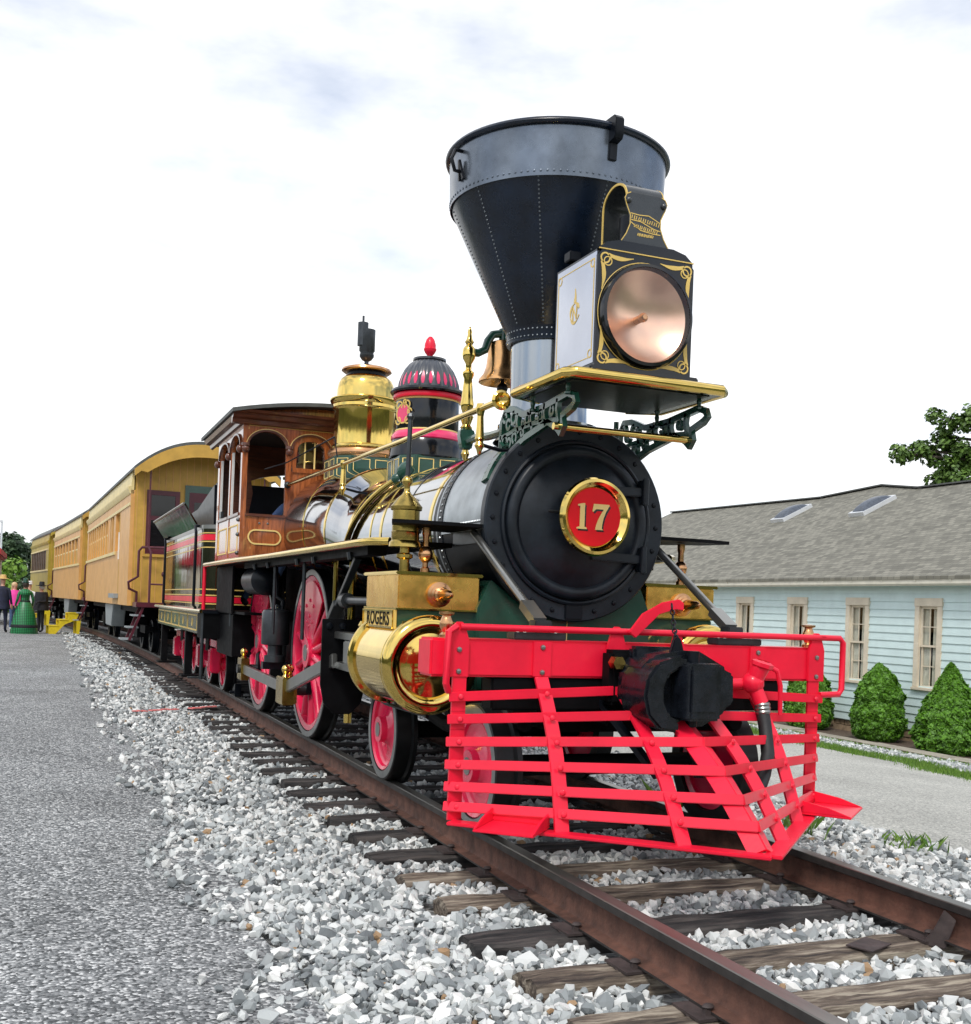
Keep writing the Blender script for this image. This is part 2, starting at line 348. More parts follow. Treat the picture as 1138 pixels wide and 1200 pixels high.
def text_mesh(txt, size, o, u, v, d, m, name='lettering', offset=.0, parent=None):
    cu = bpy.data.curves.new('t', 'FONT'); cu.body = txt; cu.size = size; cu.align_x = 'CENTER'; cu.align_y = 'CENTER'; cu.extrude = d/2; cu.offset = offset; cu.space_character = 1.12 if len(txt) > 1 else 1
    to = bpy.data.objects.new('t', cu); col.objects.link(to); bpy.context.view_layer.update()
    me = bpy.data.meshes.new_from_object(to.evaluated_get(bpy.context.evaluated_depsgraph_get())); bpy.data.objects.remove(to)
    u, v = Vector(u), Vector(v); w = u.cross(v); mm = Matrix((u, v, w)).transposed().to_4x4(); mm.translation = Vector(o); me.transform(mm)
    me.materials.clear(); me.materials.append(M[m]); me.name = name
    return put(name, me, parent)
X, Y, Z = Vector((1, 0, 0)), Vector((0, 1, 0)), Vector((0, 0, 1))
def arc(cx, cy, r, a0, a1, n): return [(cx+r*math.cos(R(a0+(a1-a0)*i/n)), cy+r*math.sin(R(a0+(a1-a0)*i/n))) for i in range(n+1)]
def leaves_mesh(name, pts, nrm, size, m, tone, aspect=1.6, jit=.35):
    """one small folded quad per point"""
    n = len(pts); pts = np.asarray(pts, float); nrm = np.asarray(nrm, float)
    nrm = nrm+rng.normal(0, .6, (n, 3)); nrm /= np.linalg.norm(nrm, axis=1)[:, None]+1e-9
    a = rng.normal(0, 1, (n, 3)); t = np.cross(nrm, a); t /= np.linalg.norm(t, axis=1)[:, None]+1e-9; b = np.cross(nrm, t)
    sz = (np.asarray(size)*(1+jit*rng.uniform(-1, 1, n)))[:, None]
    v = np.stack([pts-t*sz*aspect/2, pts+b*sz/2+nrm*sz*.12, pts+t*sz*aspect/2, pts-b*sz/2+nrm*sz*.12], 1).reshape(-1, 3)
    me = bpy.data.meshes.new(name); me.vertices.add(4*n); me.vertices.foreach_set('co', v.ravel())
    me.loops.add(4*n); me.loops.foreach_set('vertex_index', np.arange(4*n)); me.polygons.add(n)
    me.polygons.foreach_set('loop_start', np.arange(0, 4*n, 4)); me.polygons.foreach_set('loop_total', np.full(n, 4)); me.update(calc_edges=True)
    at = me.attributes.new('tone', 'FLOAT', 'POINT'); at.data.foreach_set('value', np.repeat(np.clip(tone, 0, 1), 4)); me.materials.append(M[m]); return me
def path_x(y): return 0. if y < 10 else -(y-10)**2/820.
def path_a(y): return 0. if y < 10 else math.atan((y-10)/410.)

# ================================================================== THE SETTING
def gz(x):      # ground level: flat by the track, falling towards the house
    if x < 2.3: return -.215
    return max(-.2-.086*(x-2.3), -1.0)-.015
def sheet(name, cols_, ys, m, kind='structure', zoff=0., jag=0., parent=None):
    """strip mesh: cols_ = list of functions or numbers giving x across, ys along"""
    v = []; f = []; nc = len(cols_)
    for j, y in enumerate(ys):
        for i, c in enumerate(cols_):
            x = c(y) if callable(c) else c
            if jag and i in (0, nc-1): x += jag*mnoise.noise((x*.7, y*1.7, 3.1))+jag*.6*mnoise.noise((x, y*6.1, 9.))
            v.append((x, y, gz(x)+zoff+.012*mnoise.noise((x*.6, y*.6, 1))*(0 if nc < 3 else 1)))
    for j in range(len(ys)-1):
        for i in range(nc-1):
            a = j*nc+i; f.append((a, a+1, a+nc+1, a+nc))
    me = bpy.data.meshes.new(name); me.from_pydata(v, [], f); me.materials.append(M[m]); me.polygons.foreach_set('use_smooth', [True]*len(f)); me.update()
    o = put(name, me, parent); 
    if kind: o['kind'] = kind
    return o
lin = lambda a, b, n: [a+(b-a)*i/n for i in range(n+1)]
sheet('ground', [-900, -300, -60, -20, -6, 0, 2.3, 5, 8, 11, 11.4, 30, 100, 300, 900], [-60, -20, 0, 30, 60, 100, 200, 400, 1200], 'soil', zoff=-.10)
edge_l = lambda y: -2.10+path_x(y)*.55
sheet('platform_pavement', [-30, -20, -14, -10, -8, -6, -5, -4, -3.2, edge_l], lin(-12, 90, 204), 'asphalt', zoff=0, jag=.08)
sheet('side_road', [lambda y: 2.35+.05*math.sin(y), 3, 4, 5, 6, 7, lambda y: 8.15+.06*(y-4)], lin(-12, 60, 144), 'road_gravel', zoff=-.02, jag=.10)
sheet('gravel_verge', [lambda y: 8.2+.06*(y-4), 9.3, 10.0, 10.55], lin(-6, 34, 80), 'gravel_strip', zoff=-.03)
sheet('planting_bed', [10.5, 11.2, 12, 12.6], lin(-2, 30, 64), 'mulch', zoff=.0)
bb = B()
for k in range(16):
    y0 = -1+k*2.0; bb.box((10.52, y0+.01, -1.15), (11.05, y0+1.985, -.93+.01*math.sin(k*2.3)))
walk = bb.build('garden_path', 'concrete', None, bevel=.012); walk['kind'] = 'structure'

hv, hf = [], []; NA, NRr = 150, 7  # unseen ridge out of frame, added so brass and black paint reflect darker
for i in range(NA+1):
    a = R(62+(340-62)*i/NA)
    for j in range(NRr):
        r_ = 46+j*5; h_ = [0, 3.5, 6, 7.2, 8, 8.4, 8.5][j]*(1+.35*mnoise.noise((a*5, j*.6, 0)))+1.2*mnoise.noise((a*23, j*1.7, 4))*(j > 0)
        hv.append((r_*math.sin(a)-2, r_*math.cos(a)-4, -1.1+h_))
for i in range(NA):
    for j in range(NRr-1): q = i*NRr+j; hf.append((q, q+1, q+NRr+1, q+NRr))
hm = bpy.data.meshes.new('unseen_reflection_ridge'); hm.from_pydata(hv, [], hf); mat('reflection_ridge_green', (.022, .038, .014), .9, var=.7, vs=.5, bump=1, bs=1.2, c2=(.06, .085, .03)); hm.materials.append(M['reflection_ridge_green']); hm.polygons.foreach_set('use_smooth', [True]*len(hf))
put('unseen_reflection_ridge', hm)['kind'] = 'structure'
# ---- ballast bed with rails, ties and loose stone
bed = sheet('railway_track', [lambda y: -2.45+path_x(y), lambda y: -1.2+path_x(y), lambda y: path_x(y), lambda y: 1.2+path_x(y), lambda y: 2.5+path_x(y)], lin(-12, 90, 204), 'bed', zoff=-.05)
tag(bed, 'standard gauge track on pale crushed stone ballast')
RAILP = [(-.035, -.004), (-.031, 0), (.031, 0), (.035, -.004), (.036, -.035), (.012, -.046), (.009, -.062), (.009, -.135), (.016, -.150), (.07, -.160), (.07, -.170), (-.07, -.170), (-.07, -.160), (-.016, -.150), (-.009, -.135), (-.009, -.062), (-.012, -.046), (-.036, -.035)]
for sx in (-1, 1):
    ys = [-14, -8]+lin(-6, 10, 8)+lin(12, 90, 39); v = []; f = []; n = len(RAILP)
    for y in ys:
        a = path_a(y); cx = path_x(y)+sx*.7525*math.cos(a); 
        for (px, pz) in RAILP: v.append((cx+px, y, pz))
    for j in range(len(ys)-1):
        for i in range(n): f.append((j*n+i, j*n+(i+1) % n, (j+1)*n+(i+1) % n, (j+1)*n+i))
    me = bpy.data.meshes.new('rail'); me.from_pydata(v, [], f)
    for k in ('rail_rust', 'rail_head', 'rail_side'): me.materials.append(M[k])
    for j, p in enumerate(me.polygons):
        i = j % n; p.material_index = 1 if i in (0, 1, 2) else (2 if i in (3, 4, 16, 17, 9, 11) else 0)
    me.polygons.foreach_set('use_smooth', [True]*len(f)); me.set_sharp_from_angle(angle=R(35)); me.update(); put('rail', me, bed)
def tie_mesh(seed, m):
    r = random.Random(seed); b = B(); L_, w, h = 2.56, .215, .17; nx = 26; prof = []
    v = []; f = []
    for i in range(nx+1):
        x = -L_/2+L_*i/nx; e = 1-.10*(i in (0, nx))
        ring = [(-w/2, -h), (-w/2+.003, -.022), (-w/2+.02, -.002), (-.03, 0), (-.012, -.0), (.004, -.013 if r.random() < .75 else 0), (.02, 0), (w/2-.02, -.002), (w/2-.003, -.022), (w/2, -h)]
        for (a, c) in ring:
            v.append((x+r.uniform(-.012, .012), a*e+r.uniform(-.006, .006), c+r.uniform(-.007, .004)*(c > -.1)))
    n = 10
    for i in range(nx):
        for k in range(n-1): f.append((i*n+k, i*n+k+1, (i+1)*n+k+1, (i+1)*n+k))
    f.append(tuple(range(n))); f.append(tuple(range(nx*n, nx*n+n)))
    b.v = v; b.f = f; return b.mesh('tie', m, smooth=30)
tw = [tie_mesh(k, 'tie_weathered') for k in range(5)]; td = [tie_mesh(k+9, 'tie_creosote') for k in range(4)]
pl = B().box((-.14, -.09, -.001), (.14, .09, .010)); pl.box((-.16, -.05, .010), (-.155, -.03, .011)); pm = pl.mesh('tie_plate', 'plate_rust', bevel=.003)
sm_ = B().box((-.011, -.011, -.02), (.011, .011, .020)).sph((.006, 0, .024), .019, 8, (1.3, 1, .6)).mesh('spike', 'plate_rust')
TIES = []
for k in range(-6, 68):
    y = -2.97+.53*k+random.uniform(-.03, .03)
    dark = y > -1.0 or (random.random() < .2)
    if y < -4.3: dark = True
    rz = path_a(y)+random.uniform(-.018, .018); sxn = random.uniform(-.05, .05); TIES.append((y, path_x(y)+sxn, rz))
    t = put('tie', random.choice(td if dark else tw), bed, (path_x(y)+sxn, y, -.182), (0, random.uniform(-.004, .004), rz))
    if y > 14: continue
    for sx in (-1, 1):
        p_ = put('tie_plate', pm, t, (sx*.7525-sxn, 0, .0))
        for q in (-1, 1): put('spike', sm_, t, (sx*.7525-sxn+q*.082, .045*q, .012), (0, 0, PI if q > 0 else 0))
B().prism([(-.05, -.02), (.05, -.03), (.09, .10), (.04, .14), (.0, .05)], (.66, -3.05, -.17), Vector((.8, -.6, 0)), Z, .02).build('rail_anchor', 'plate_rust', bed, bevel=.003)
B().box((-.09, -.06, 0), (.09, .06, .006), Matrix.Translation((.33, -3.02, -.176)) @ Matrix.Rotation(.4, 4, 'Z')).build('loose_plate', 'plate_rust', bed)

# stones: rough little polyhedra, tone of their own
ico = bmesh.new(); bmesh.ops.create_icosphere(ico, subdivisions=1, radius=1); ICV = np.array([v.co[:] for v in ico.verts]); ICF = np.array([[v.index for v in f.verts] for f in ico.faces]); ico.free()
def stones(name, pos, size, tone, parent=None):
    n = len(pos); pos = np.asarray(pos); size = np.asarray(size)
    base = ICV[None]*(1+rng.uniform(-.42, .30, (n, 12, 1)))+rng.normal(0, .10, (n, 12, 3))
    sc = np.stack([rng.uniform(.75, 1.35, n), rng.uniform(.65, 1.0, n), rng.uniform(.5, .8, n)], 1); base = base*sc[:, None, :]
    q = rng.normal(0, 1, (n, 4)); q[:, 1:3] *= .45; q /= np.linalg.norm(q, axis=1)[:, None]; w, x, y, z = q.T
    Rm = np.stack([1-2*(y*y+z*z), 2*(x*y-z*w), 2*(x*z+y*w), 2*(x*y+z*w), 1-2*(x*x+z*z), 2*(y*z-x*w), 2*(x*z-y*w), 2*(y*z+x*w), 1-2*(x*x+y*y)], 1).reshape(n, 3, 3)
    v = np.einsum('nij,nkj->nki', Rm, base)*size[:, None, None]+pos[:, None, :]
    F = (ICF[None]+12*np.arange(n)[:, None, None]).reshape(-1, 3); nf = len(F)
    me = bpy.data.meshes.new(name); me.vertices.add(12*n); me.vertices.foreach_set('co', v.ravel()); me.loops.add(3*nf); me.loops.foreach_set('vertex_index', F.ravel())
    me.polygons.add(nf); me.polygons.foreach_set('loop_start', np.arange(0, 3*nf, 3)); me.polygons.foreach_set('loop_total', np.full(nf, 3)); me.update(calc_edges=True)
    at = me.attributes.new('tone', 'FLOAT', 'POINT'); at.data.foreach_set('value', np.repeat(np.clip(tone, 0, 1), 12)); me.materials.append(M['stones'])
    me.polygons.foreach_set('use_smooth', np.zeros(nf, bool))
    o = put(name, me, parent); o['kind'] = 'stuff'; return o
P, S, T = [], [], []
tie_y = np.array([t[0] for t in TIES])
def scatter(x0, x1, y0, y1, step, size, z0=-.235, over=0):
    nx, ny = int((x1-x0)/step), int((y1-y0)/step)
    gx, gy = np.meshgrid(x0+(np.arange(nx)+.5)*step, y0+(np.arange(ny)+.5)*step); gx = gx.ravel()+rng.uniform(-.5, .5, nx*ny)*step; gy = gy.ravel()+rng.uniform(-.5, .5, nx*ny)*step
    s_ = np.minimum(size*np.exp(rng.normal(0, .28, len(gx))), size*1.7)
    px = np.array([path_x(y) for y in gy]); dy = np.min(np.abs(gy[:, None]-tie_y[None]), 1)
    on_tie = (np.abs(gx) < 1.31) & (dy < .108+s_*.6); on_rail = np.abs(np.abs(gx)-.7525) < .08+s_*.5
    ok = ~on_tie & ~on_rail
    hz = z0+rng.uniform(-.008, .016, len(gx))+.012*np.sin(gx*5+gy*3)+over
    between = np.abs(gx) < 1.2
    hz = np.where(between, hz+.008, hz)
    # shoulder thins out over the pavement edge
    ragged = -2.24+.10*np.sin(gy*2.1)+.08*np.sin(gy*5.3+1)
    ok &= (gx > ragged) | (rng.uniform(0, 1, len(gx)) < np.exp(-(ragged-gx)*16)*.55)
    hz = np.where(gx < ragged, -.205+s_*.3, hz)
    tn = np.clip(rng.beta(1.7, 1.25, len(gx)), 0, 1)*.93
    tn = np.where(rng.uniform(0, 1, len(gx)) < .012, .99, tn)
    return np.stack([gx+px*0, gy, hz], 1)[ok], s_[ok], tn[ok]
parts = [scatter(-2.6, 2.45, -5.2, .8, .034, .021), scatter(-2.5, 2.45, -5.2, .8, .052, .027, over=.012), scatter(-2.5, 2.45, .8, 9.5, .048, .027, over=.006), scatter(-2.5, -1.0, 9.5, 36, .058, .031, over=.004)]
stones('ballast_stones', np.concatenate([p[0] for p in parts]), np.concatenate([p[1] for p in parts]), np.concatenate([p[2] for p in parts]), bed)
n = 5200; gx = rng.uniform(8.6, 10.5, n); gy = rng.uniform(1, 20, n)
g_ = stones('verge_gravel', np.stack([gx, gy, np.array([gz(x) for x in gx])-.02], 1), rng.uniform(.02, .05, n), rng.uniform(.2, .85, n))
tag(g_, 'loose grey gravel lying along the garden path', 'gravel')
def blades(name, pts, h, m='grass', label=None, cat='grass', kind='stuff', lean=.35):
    n = len(pts); pts = np.asarray(pts); a = rng.uniform(0, 2*PI, n); hh = h*rng.uniform(.45, 1.15, n); w = .006+.035*hh
    d = np.stack([np.cos(a), np.sin(a), 0*a], 1); s_ = np.stack([-np.sin(a), np.cos(a), 0*a], 1)
    tip = pts+d*(hh*lean)[:, None]+np.array([0, 0, 1])*hh[:, None]; mid = pts+d*(hh*lean*.3)[:, None]+np.array([0, 0, 1])*(hh*.55)[:, None]
    v = np.stack([pts-s_*w[:, None]/2, pts+s_*w[:, None]/2, mid+s_*w[:, None]*.45, tip, mid-s_*w[:, None]*.45], 1).reshape(-1, 3)
    me = bpy.data.meshes.new(name); me.from_pydata(v.tolist(), [], [tuple(range(5*i, 5*i+5)) for i in range(n)])
    at = me.attributes.new('tone', 'FLOAT', 'POINT'); at.data.foreach_set('value', np.repeat(rng.uniform(0, 1, n), 5)); me.materials.append(M[m])
    o = put(name, me); tag(o, label, cat); 
    if kind: o['kind'] = kind
    return o
n = 26000; gy = rng.uniform(-2, 22, n); c_ = 8.35+.06*(gy-4)+.22*np.sin(gy*1.9)*np.sin(gy*.7+1); gx = c_+rng.normal(0, .20, n)*(.6+.6*np.abs(np.sin(gy*2.3)))
blades('grass_strip', np.stack([gx, gy, np.array([gz(x) for x in gx])-.03], 1), .085, label='bright green grass strip between side road and gravel verge')
n = 3500; gy = rng.uniform(3, 20, n); gx = 10.3+rng.normal(0, .10, n)
blades('moss_edge', np.stack([gx, gy, np.array([gz(x) for x in gx])-.02], 1), .05, label='low weeds growing along the garden path edge', cat='weeds')
for (wx, wy, nn, hh, sp, lb) in ((2.20, -1.25, 60, .10, .09, 'spreading leafy weed on stones beside the side road edge'), (1.75, -.75, 30, .17, .06, 'tall grass tuft growing on ballast beside red footboard'), (1.35, .2, 40, .22, .10, 'grass clump growing on ballast behind the right front truck wheel'), (2.35, -2.1, 40, .10, .03, 'small brown weed standing on pale stones by the rail')):
    r_ = rng.normal(0, sp, (nn, 2)); blades('weed', np.stack([wx+r_[:, 0], wy+r_[:, 1], np.full(nn, -.225)], 1), hh, label=lb, cat='weed', kind=None, lean=.75)
# pink marking ribbon across the shoulder stones
rb = B()
for (a, b_) in (((-.95, 7.55), (-1.32, 7.30)), ((-1.45, 7.22), (-1.80, 7.05)), ((-1.86, 7.02), (-2.0, 6.98))):
    pts_ = [(a[0]+(b_[0]-a[0])*i/6+random.uniform(-.02, .02), a[1]+(b_[1]-a[1])*i/6+random.uniform(-.02, .02)) for i in range(7)]
    for p_, q_ in zip(pts_, pts_[1:]): rb.bar((p_[0], p_[1], -.165+random.uniform(-.006, .006)), (q_[0], q_[1], -.165), .07, .012, side=(0, 1, 0))
tag(rb.build('marking_ribbon', 'survey_pink'), 'faded pink marking ribbon lying across ballast beside tender', 'ribbon')
ck = B().prism([(0, 0), (.26, 0), (.26, .03), (.05, .16), (0, .16)], (-.71, 7.1, .001), Y, Z, -.08).cyl((-.84, 7.2, .05), (-.66, 7.2, .05), .02)
tag(ck.build('wheel_chock', 'black', bevel=.006), 'small black wheel chock sitting on rail behind rear driving wheel', 'wheel chock')

# ================================================================== HOUSE
XW = 12.43
house = thing('house', 'pale mint clapboard house with grey shingle roof and four sash windows', 'house', (XW, 10, -1.05))
def hb(b, name, m, **k):    # house parts are written in world coordinates
    b.xf(Matrix.Translation((-XW, -10, 1.05))); return b.build(name, m, house, **k)
WY = [9.32, 11.27, 13.21, 15.17, 17.1, 19.1]; WH = .285; WZ0, WZ1 = .06, 1.63
zs = []; z = -.78
while z < 2.0: zs.append(z); z += .1525
for k, z in enumerate(zs):
    z1 = min(z+.168, 2.06); segs = []
    if z1 > WZ0 and z < WZ1:
        e = [4.0]+[q for y in WY for q in (y-WH, y+WH)]+[27.0]; segs = [(e[i], e[i+1]) for i in range(0, len(e), 2)]
    else: segs = [(4., 10.4), (10.4, 16.1), (16.1, 21.5), (21.5, 27.)] if k % 2 else [(4., 8.1), (8.1, 13.9), (13.9, 19.2), (19.2, 27.)]
    for a, c in segs:
        b = B(); pr = [(0, z), (-.028, z), (-.006, z1), (0, z1)]
        b.prism([(p[0], p[1]) for p in pr], (XW, c-.002, 0), X, Z, c-a-.004); hb(b, 'clapboard', 'siding', smooth=0)
hb(B().box((XW+.001, 4, -.80), (XW+.15, WY[0]-WH, 2.1)).box((XW+.001, WY[-1]+WH, -.80), (XW+.15, 27, 2.1)).box((XW+.001, WY[0]-WH, WZ1), (XW+.15, WY[-1]+WH, 2.1)).box((XW+.001, WY[0]-WH, -.80), (XW+.15, WY[-1]+WH, WZ0)), 'wall', 'siding')
bp_ = B()
for a, c in zip(WY, WY[1:]): bp_.box((XW+.001, a+WH, WZ0), (XW+.15, c-WH, WZ1))
hb(bp_, 'wall', 'siding')
hb(B().box((XW, 26.85, -.8), (22.5, 27, 2.1)).box((22.35, 4, -.8), (22.5, 27, 2.1)).box((XW, 4, -.8), (22.5, 4.15, 2.1)), 'wall', 'siding')
fb = B()
for k in range(70):
    y = 4+k*.33; zt = -.80; zz = -1.2
    while zz < zt-.02:
        h = min(random.uniform(.11, .17), zt-zz); fb.box((XW+.02-random.uniform(0, .05), y+random.uniform(0, .03), zz), (XW+.2, y+.32, zz+h-.012)); zz += h
fo = hb(fb, 'foundation', 'stone', bevel=.01)
for y in WY[:4]:
    w = B(); 
    for a in (-1, 1): w.box((XW-.045, y+a*WH-.06, WZ0-.02), (XW+.02, y+a*WH+.06, WZ1-.06))
    w.box((XW-.055, y-WH-.066, WZ1-.058), (XW+.02, y+WH+.066, WZ1+.10)); w.box((XW-.075, y-WH-.07, WZ0-.075), (XW+.03, y+WH+.07, WZ0-.021))
    wo_ = hb(w, 'window', 'trim', bevel=.006)
    sa = B(); zm = (WZ0+WZ1)/2-.02
    for (za, zb_, dx) in ((zm-.02, WZ1-.06, .0), (WZ0-.02, zm+.02, .03)):
        for a in (-1, 1): sa.box((XW+.005+dx, y+a*(WH-.083)-.023, za), (XW+.032+dx, y+a*(WH-.083)+.023, zb_))
        sa.box((XW+.005+dx, y-WH+.106, za), (XW+.032+dx, y+WH-.106, za+.04)); sa.box((XW+.005+dx, y-WH+.106, zb_-.04), (XW+.032+dx, y+WH-.106, zb_))
        sa.box((XW+.01+dx, y-.009, za+.04), (XW+.03+dx, y+.009, zb_-.04))
        if y < 12: sa.box((XW+.012+dx, y-WH+.11, (za+zb_)/2-.008), (XW+.028+dx, y+WH-.11, (za+zb_)/2+.008))
    s2 = hb(sa, 'sash', 'trim'); s2.parent = wo_
    for za, zb_, dx in ((zm+.02, WZ1-.10, .0), (WZ0+.02, zm-.02, .03)):
        g = hb(B().box((XW+.018+dx, y-WH+.106, za), (XW+.022+dx, y+WH-.106, zb_)), 'pane', 'lens_glass'); g.parent = wo_
    cu = B(); nn = 40; v = []; f = []
    for s_ in (-1, 1):
        k0 = len(cu.v)
        for i in range(nn+1):
            yy = y+s_*(WH-.02-(WH*.80)*i/nn); xx = XW+.078+.008*math.sin(i*1.4)+.004*math.sin(i*.6)
            cu.v += [(xx, yy, WZ0-.01), (xx, yy, WZ1-.05)]
        for i in range(nn): cu.f.append((k0+2*i, k0+2*i+2, k0+2*i+3, k0+2*i+1))
    c2 = hb(cu, 'curtain', 'curtain'); c2.parent = wo_
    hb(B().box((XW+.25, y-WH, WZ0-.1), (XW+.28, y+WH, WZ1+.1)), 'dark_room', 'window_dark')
gu = B()
gp = [(-.33, 2.10), (-.33, 1.99), (-.30, 1.955), (-.19, 1.955), (-.19, 2.10), (-.205, 2.10), (-.205, 1.97), (-.29, 1.97), (-.315, 1.995), (-.315, 2.10)]
gu.prism(gp, (XW, 27.2, 0), X, Z, 23.4)
for y in lin(5, 26, 24): gu.cyl((XW-.33, y, 2.05), (XW-.345, y, 2.05), .016, n=6)
hb(gu, 'gutter', 'gutter')
hb(B().box((XW-.185, 3.8, 1.955), (XW-.17, 27.2, 2.13)).box((XW-.169, 3.8, 2.0), (XW, 27.2, 2.02)), 'soffit', 'gutter')
# roof: front slope, ridge line rises and dips as the cross wing joins
RG = [(3.6, 17.1), (13.05, 17.11), (14.6, 17.1), (16.5, 17.64), (18.5, 17.24), (27.1, 17.6), (29.5, 14.0)]
rz_ = lambda x: 2.14+.5*(x-12.1)
v = []; f = []; uvs = []
for y, xr in RG:
    for x in (12.08, xr, 22.9):
        zz = rz_(x) if x < 20 else 2.14
        v.append((x, y if y < 29 else 27.4, zz)); 
for j in range(len(RG)-1):
    a = 3*j; f += [(a, a+1, a+4, a+3), (a+1, a+2, a+5, a+4)]
v += [(p[0], p[1], p[2]-.06) for p in list(v)]; nb = len(RG)*3
f += [(nb+a, nb+d, nb+c, nb+b_) for (a, b_, c, d) in f[:]]
f += [(3*j+c, 3*j+3+c, nb+3*j+3+c, nb+3*j+c) for j in range(len(RG)-1) for c in (0, 2)]+[(0, 1, nb+1, nb), (1, 2, nb+2, nb+1)]
e = 3*(len(RG)-1); f += [(e, e+1, nb+e+1, nb+e), (e+1, e+2, nb+e+2, nb+e+1)]
me = bpy.data.meshes.new('roof'); me.from_pydata([(p[0]-XW, p[1]-10, p[2]+1.05) for p in v], [], f); me.materials.append(M['shingles'])
uvl = me.uv_layers.new(name='UVMap')
for L_ in me.loops:
    p = me.vertices[L_.vertex_index].co; uvl.data[L_.index].uv = (p.y, (p.x if p.x < 6 else 12-p.x)*1.118)
roof = put('roof', me, house)
rc = B()
for (a, c) in zip(RG[:-2], RG[1:-1]): rc.bar((a[1], a[0], rz_(a[1])+.02), (c[1], c[0]-.01, rz_(c[1])+.02), .30, .035, side=(1, 0, 0))
rc.xf(Matrix.Translation((-XW, -10, 1.05-.022))); rc.build('ridge_cap', 'roof_dark', roof)
for (yc, xl, xh, w) in ((18.35, 15.62, 16.5, .25), (15.05, 15.52, 16.45, .24)):
    S_ = Vector((1, 0, .5)).normalized(); Nn = Vector((-.5, 0, 1)).normalized(); o_ = Vector((xl, yc, rz_(xl)+.0)); Ls = (xh-xl)*1.118
    fr_ = B()
    for q in (-w, w): fr_.bar(o_+Y*q+Nn*.05, o_+Y*q+S_*Ls+Nn*.05, .07, .10, side=(0, 1, 0))
    for q in (0, Ls): fr_.bar(o_+S_*q-Y*(w+.036)+Nn*.05, o_+S_*q+Y*(w+.036)+Nn*.05, .07, .10, side=S_)
    fr_.xf(Matrix.Translation((-XW, -10, 1.05))); so = fr_.build('skylight', 'alu', roof)
    dm = B(); nn = 12
    for i in range(nn+1):
        for j in range(nn+1):
            a, c = i/nn, j/nn; hgt = .13*(max(0, (1-(2*a-1)**2))*max(0, (1-(2*c-1)**4)))**.6
            p = o_+S_*(Ls*(.04+.92*a))+Y*(w*.95*(2*c-1))+Nn*(.10+hgt); dm.v.append(tuple(p))
    for i in range(nn):
        for j in range(nn): a = i*(nn+1)+j; dm.f.append((a, a+1, a+nn+2, a+nn+1))
    dm.xf(Matrix.Translation((-XW, -10, 1.05))); dm.build('skylight_dome', 'skylight', roof)

# ---- clipped dwarf spruces along the house
def spruce(x, y, h, rad, prof, label, seed):
    t = thing('spruce_shrub', label, 'shrub', (x, y, gz(x)), 0, 'spruce shrubs along the house')
    b = B(); b.tube([(0, 0, -.05), (.01, 0, h*.5), (0, 0, h*.9)], [.05, .03, .01], 7).build('trunk', 'bark', t)
    n = 30000; u = rng.uniform(0, 1, n)**.8; a = rng.uniform(0, 2*PI, n)
    zc_ = u*h; pr = np.interp(u, [p[0] for p in prof], [p[1] for p in prof])*rad
    lump = np.array([mnoise.noise((math.cos(aa)*2.6+seed, math.sin(aa)*2.6, zz*4.2)) for aa, zz in zip(a, zc_)])
    lump2 = np.array([mnoise.noise((math.cos(aa)*7+seed, math.sin(aa)*7, zz*11)) for aa, zz in zip(a, zc_)])
    dep = rng.uniform(0, 1, n)**2.5
    rr = pr*(1+.16*lump+.16*lump2)*(1-.22*dep)+.01
    pts = np.stack([np.cos(a)*rr, np.sin(a)*rr, zc_+.05*lump2], 1); nr = np.stack([np.cos(a), np.sin(a), 0*a+.8], 1)
    put('crown', leaves_mesh('crown', pts, nr, .042, 'needle', rng.uniform(0, 1, n)*.75+.35*lump2+.15, 1.9), t)
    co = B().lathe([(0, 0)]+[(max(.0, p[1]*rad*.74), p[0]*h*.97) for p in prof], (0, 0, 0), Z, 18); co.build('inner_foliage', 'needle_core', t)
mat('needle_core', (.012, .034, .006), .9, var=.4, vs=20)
PF = [(0, .55), (.08, .86), (.25, 1.0), (.42, .93), (.52, .80), (.60, .86), (.72, .74), (.84, .52), (.93, .28), (1, .02)]
PC = [(0, .6), (.06, .9), (.2, 1.0), (.4, .86), (.6, .64), (.8, .36), (.93, .13), (1, .01)]
spruce(11.72, 9.80, 1.44, .47, PF, 'rounded two-lobed spruce shrub between the two largest house windows', 2.)
spruce(11.70, 8.00, 1.56, .58, PC, 'pointed conical spruce shrub growing under the large end window', 5.)
spruce(11.72, 11.85, 1.30, .47, PF, 'dark spruce shrub half hidden behind the red pilot frame', 8.)

# ---- trees
def tree(name, label, base, limbs, clumps, leaf, m, n_per, trunk_r, seed):
    t = thing(name, label, 'tree', base); r = random.Random(seed); b = B()
    for pts_, r0 in limbs: b.tube(pts_, [max(.012, r0*(1-.85*i/(len(pts_)-1))) for i in range(len(pts_))], 8)
    b.build('trunk', 'bark', t); P_, N_, T_ = [], [], []
    for (c, rad) in clumps:
        k = int(n_per*rad*rad); d = rng.normal(0, 1, (k, 3)); d /= np.linalg.norm(d, axis=1)[:, None]
        rr = rng.uniform(0, 1, k)**.45; p = d*rr[:, None]*np.array([1, 1, .75])*rad+np.array(c)
        nn = np.array([mnoise.noise((q[0]*1.6/rad+seed, q[1]*1.6/rad, q[2]*1.6/rad)) for q in p]); keep = nn > -.12
        P_.append(p[keep]); N_.append(d[keep]+np.array([0, 0, .7])); T_.append((rng.uniform(.0, .7, k)+.5*nn)[keep])
    P_ = np.concatenate(P_); put('crown', leaves_mesh('crown', P_, np.concatenate(N_), np.full(len(P_), leaf), m, np.concatenate(T_)), t); return t
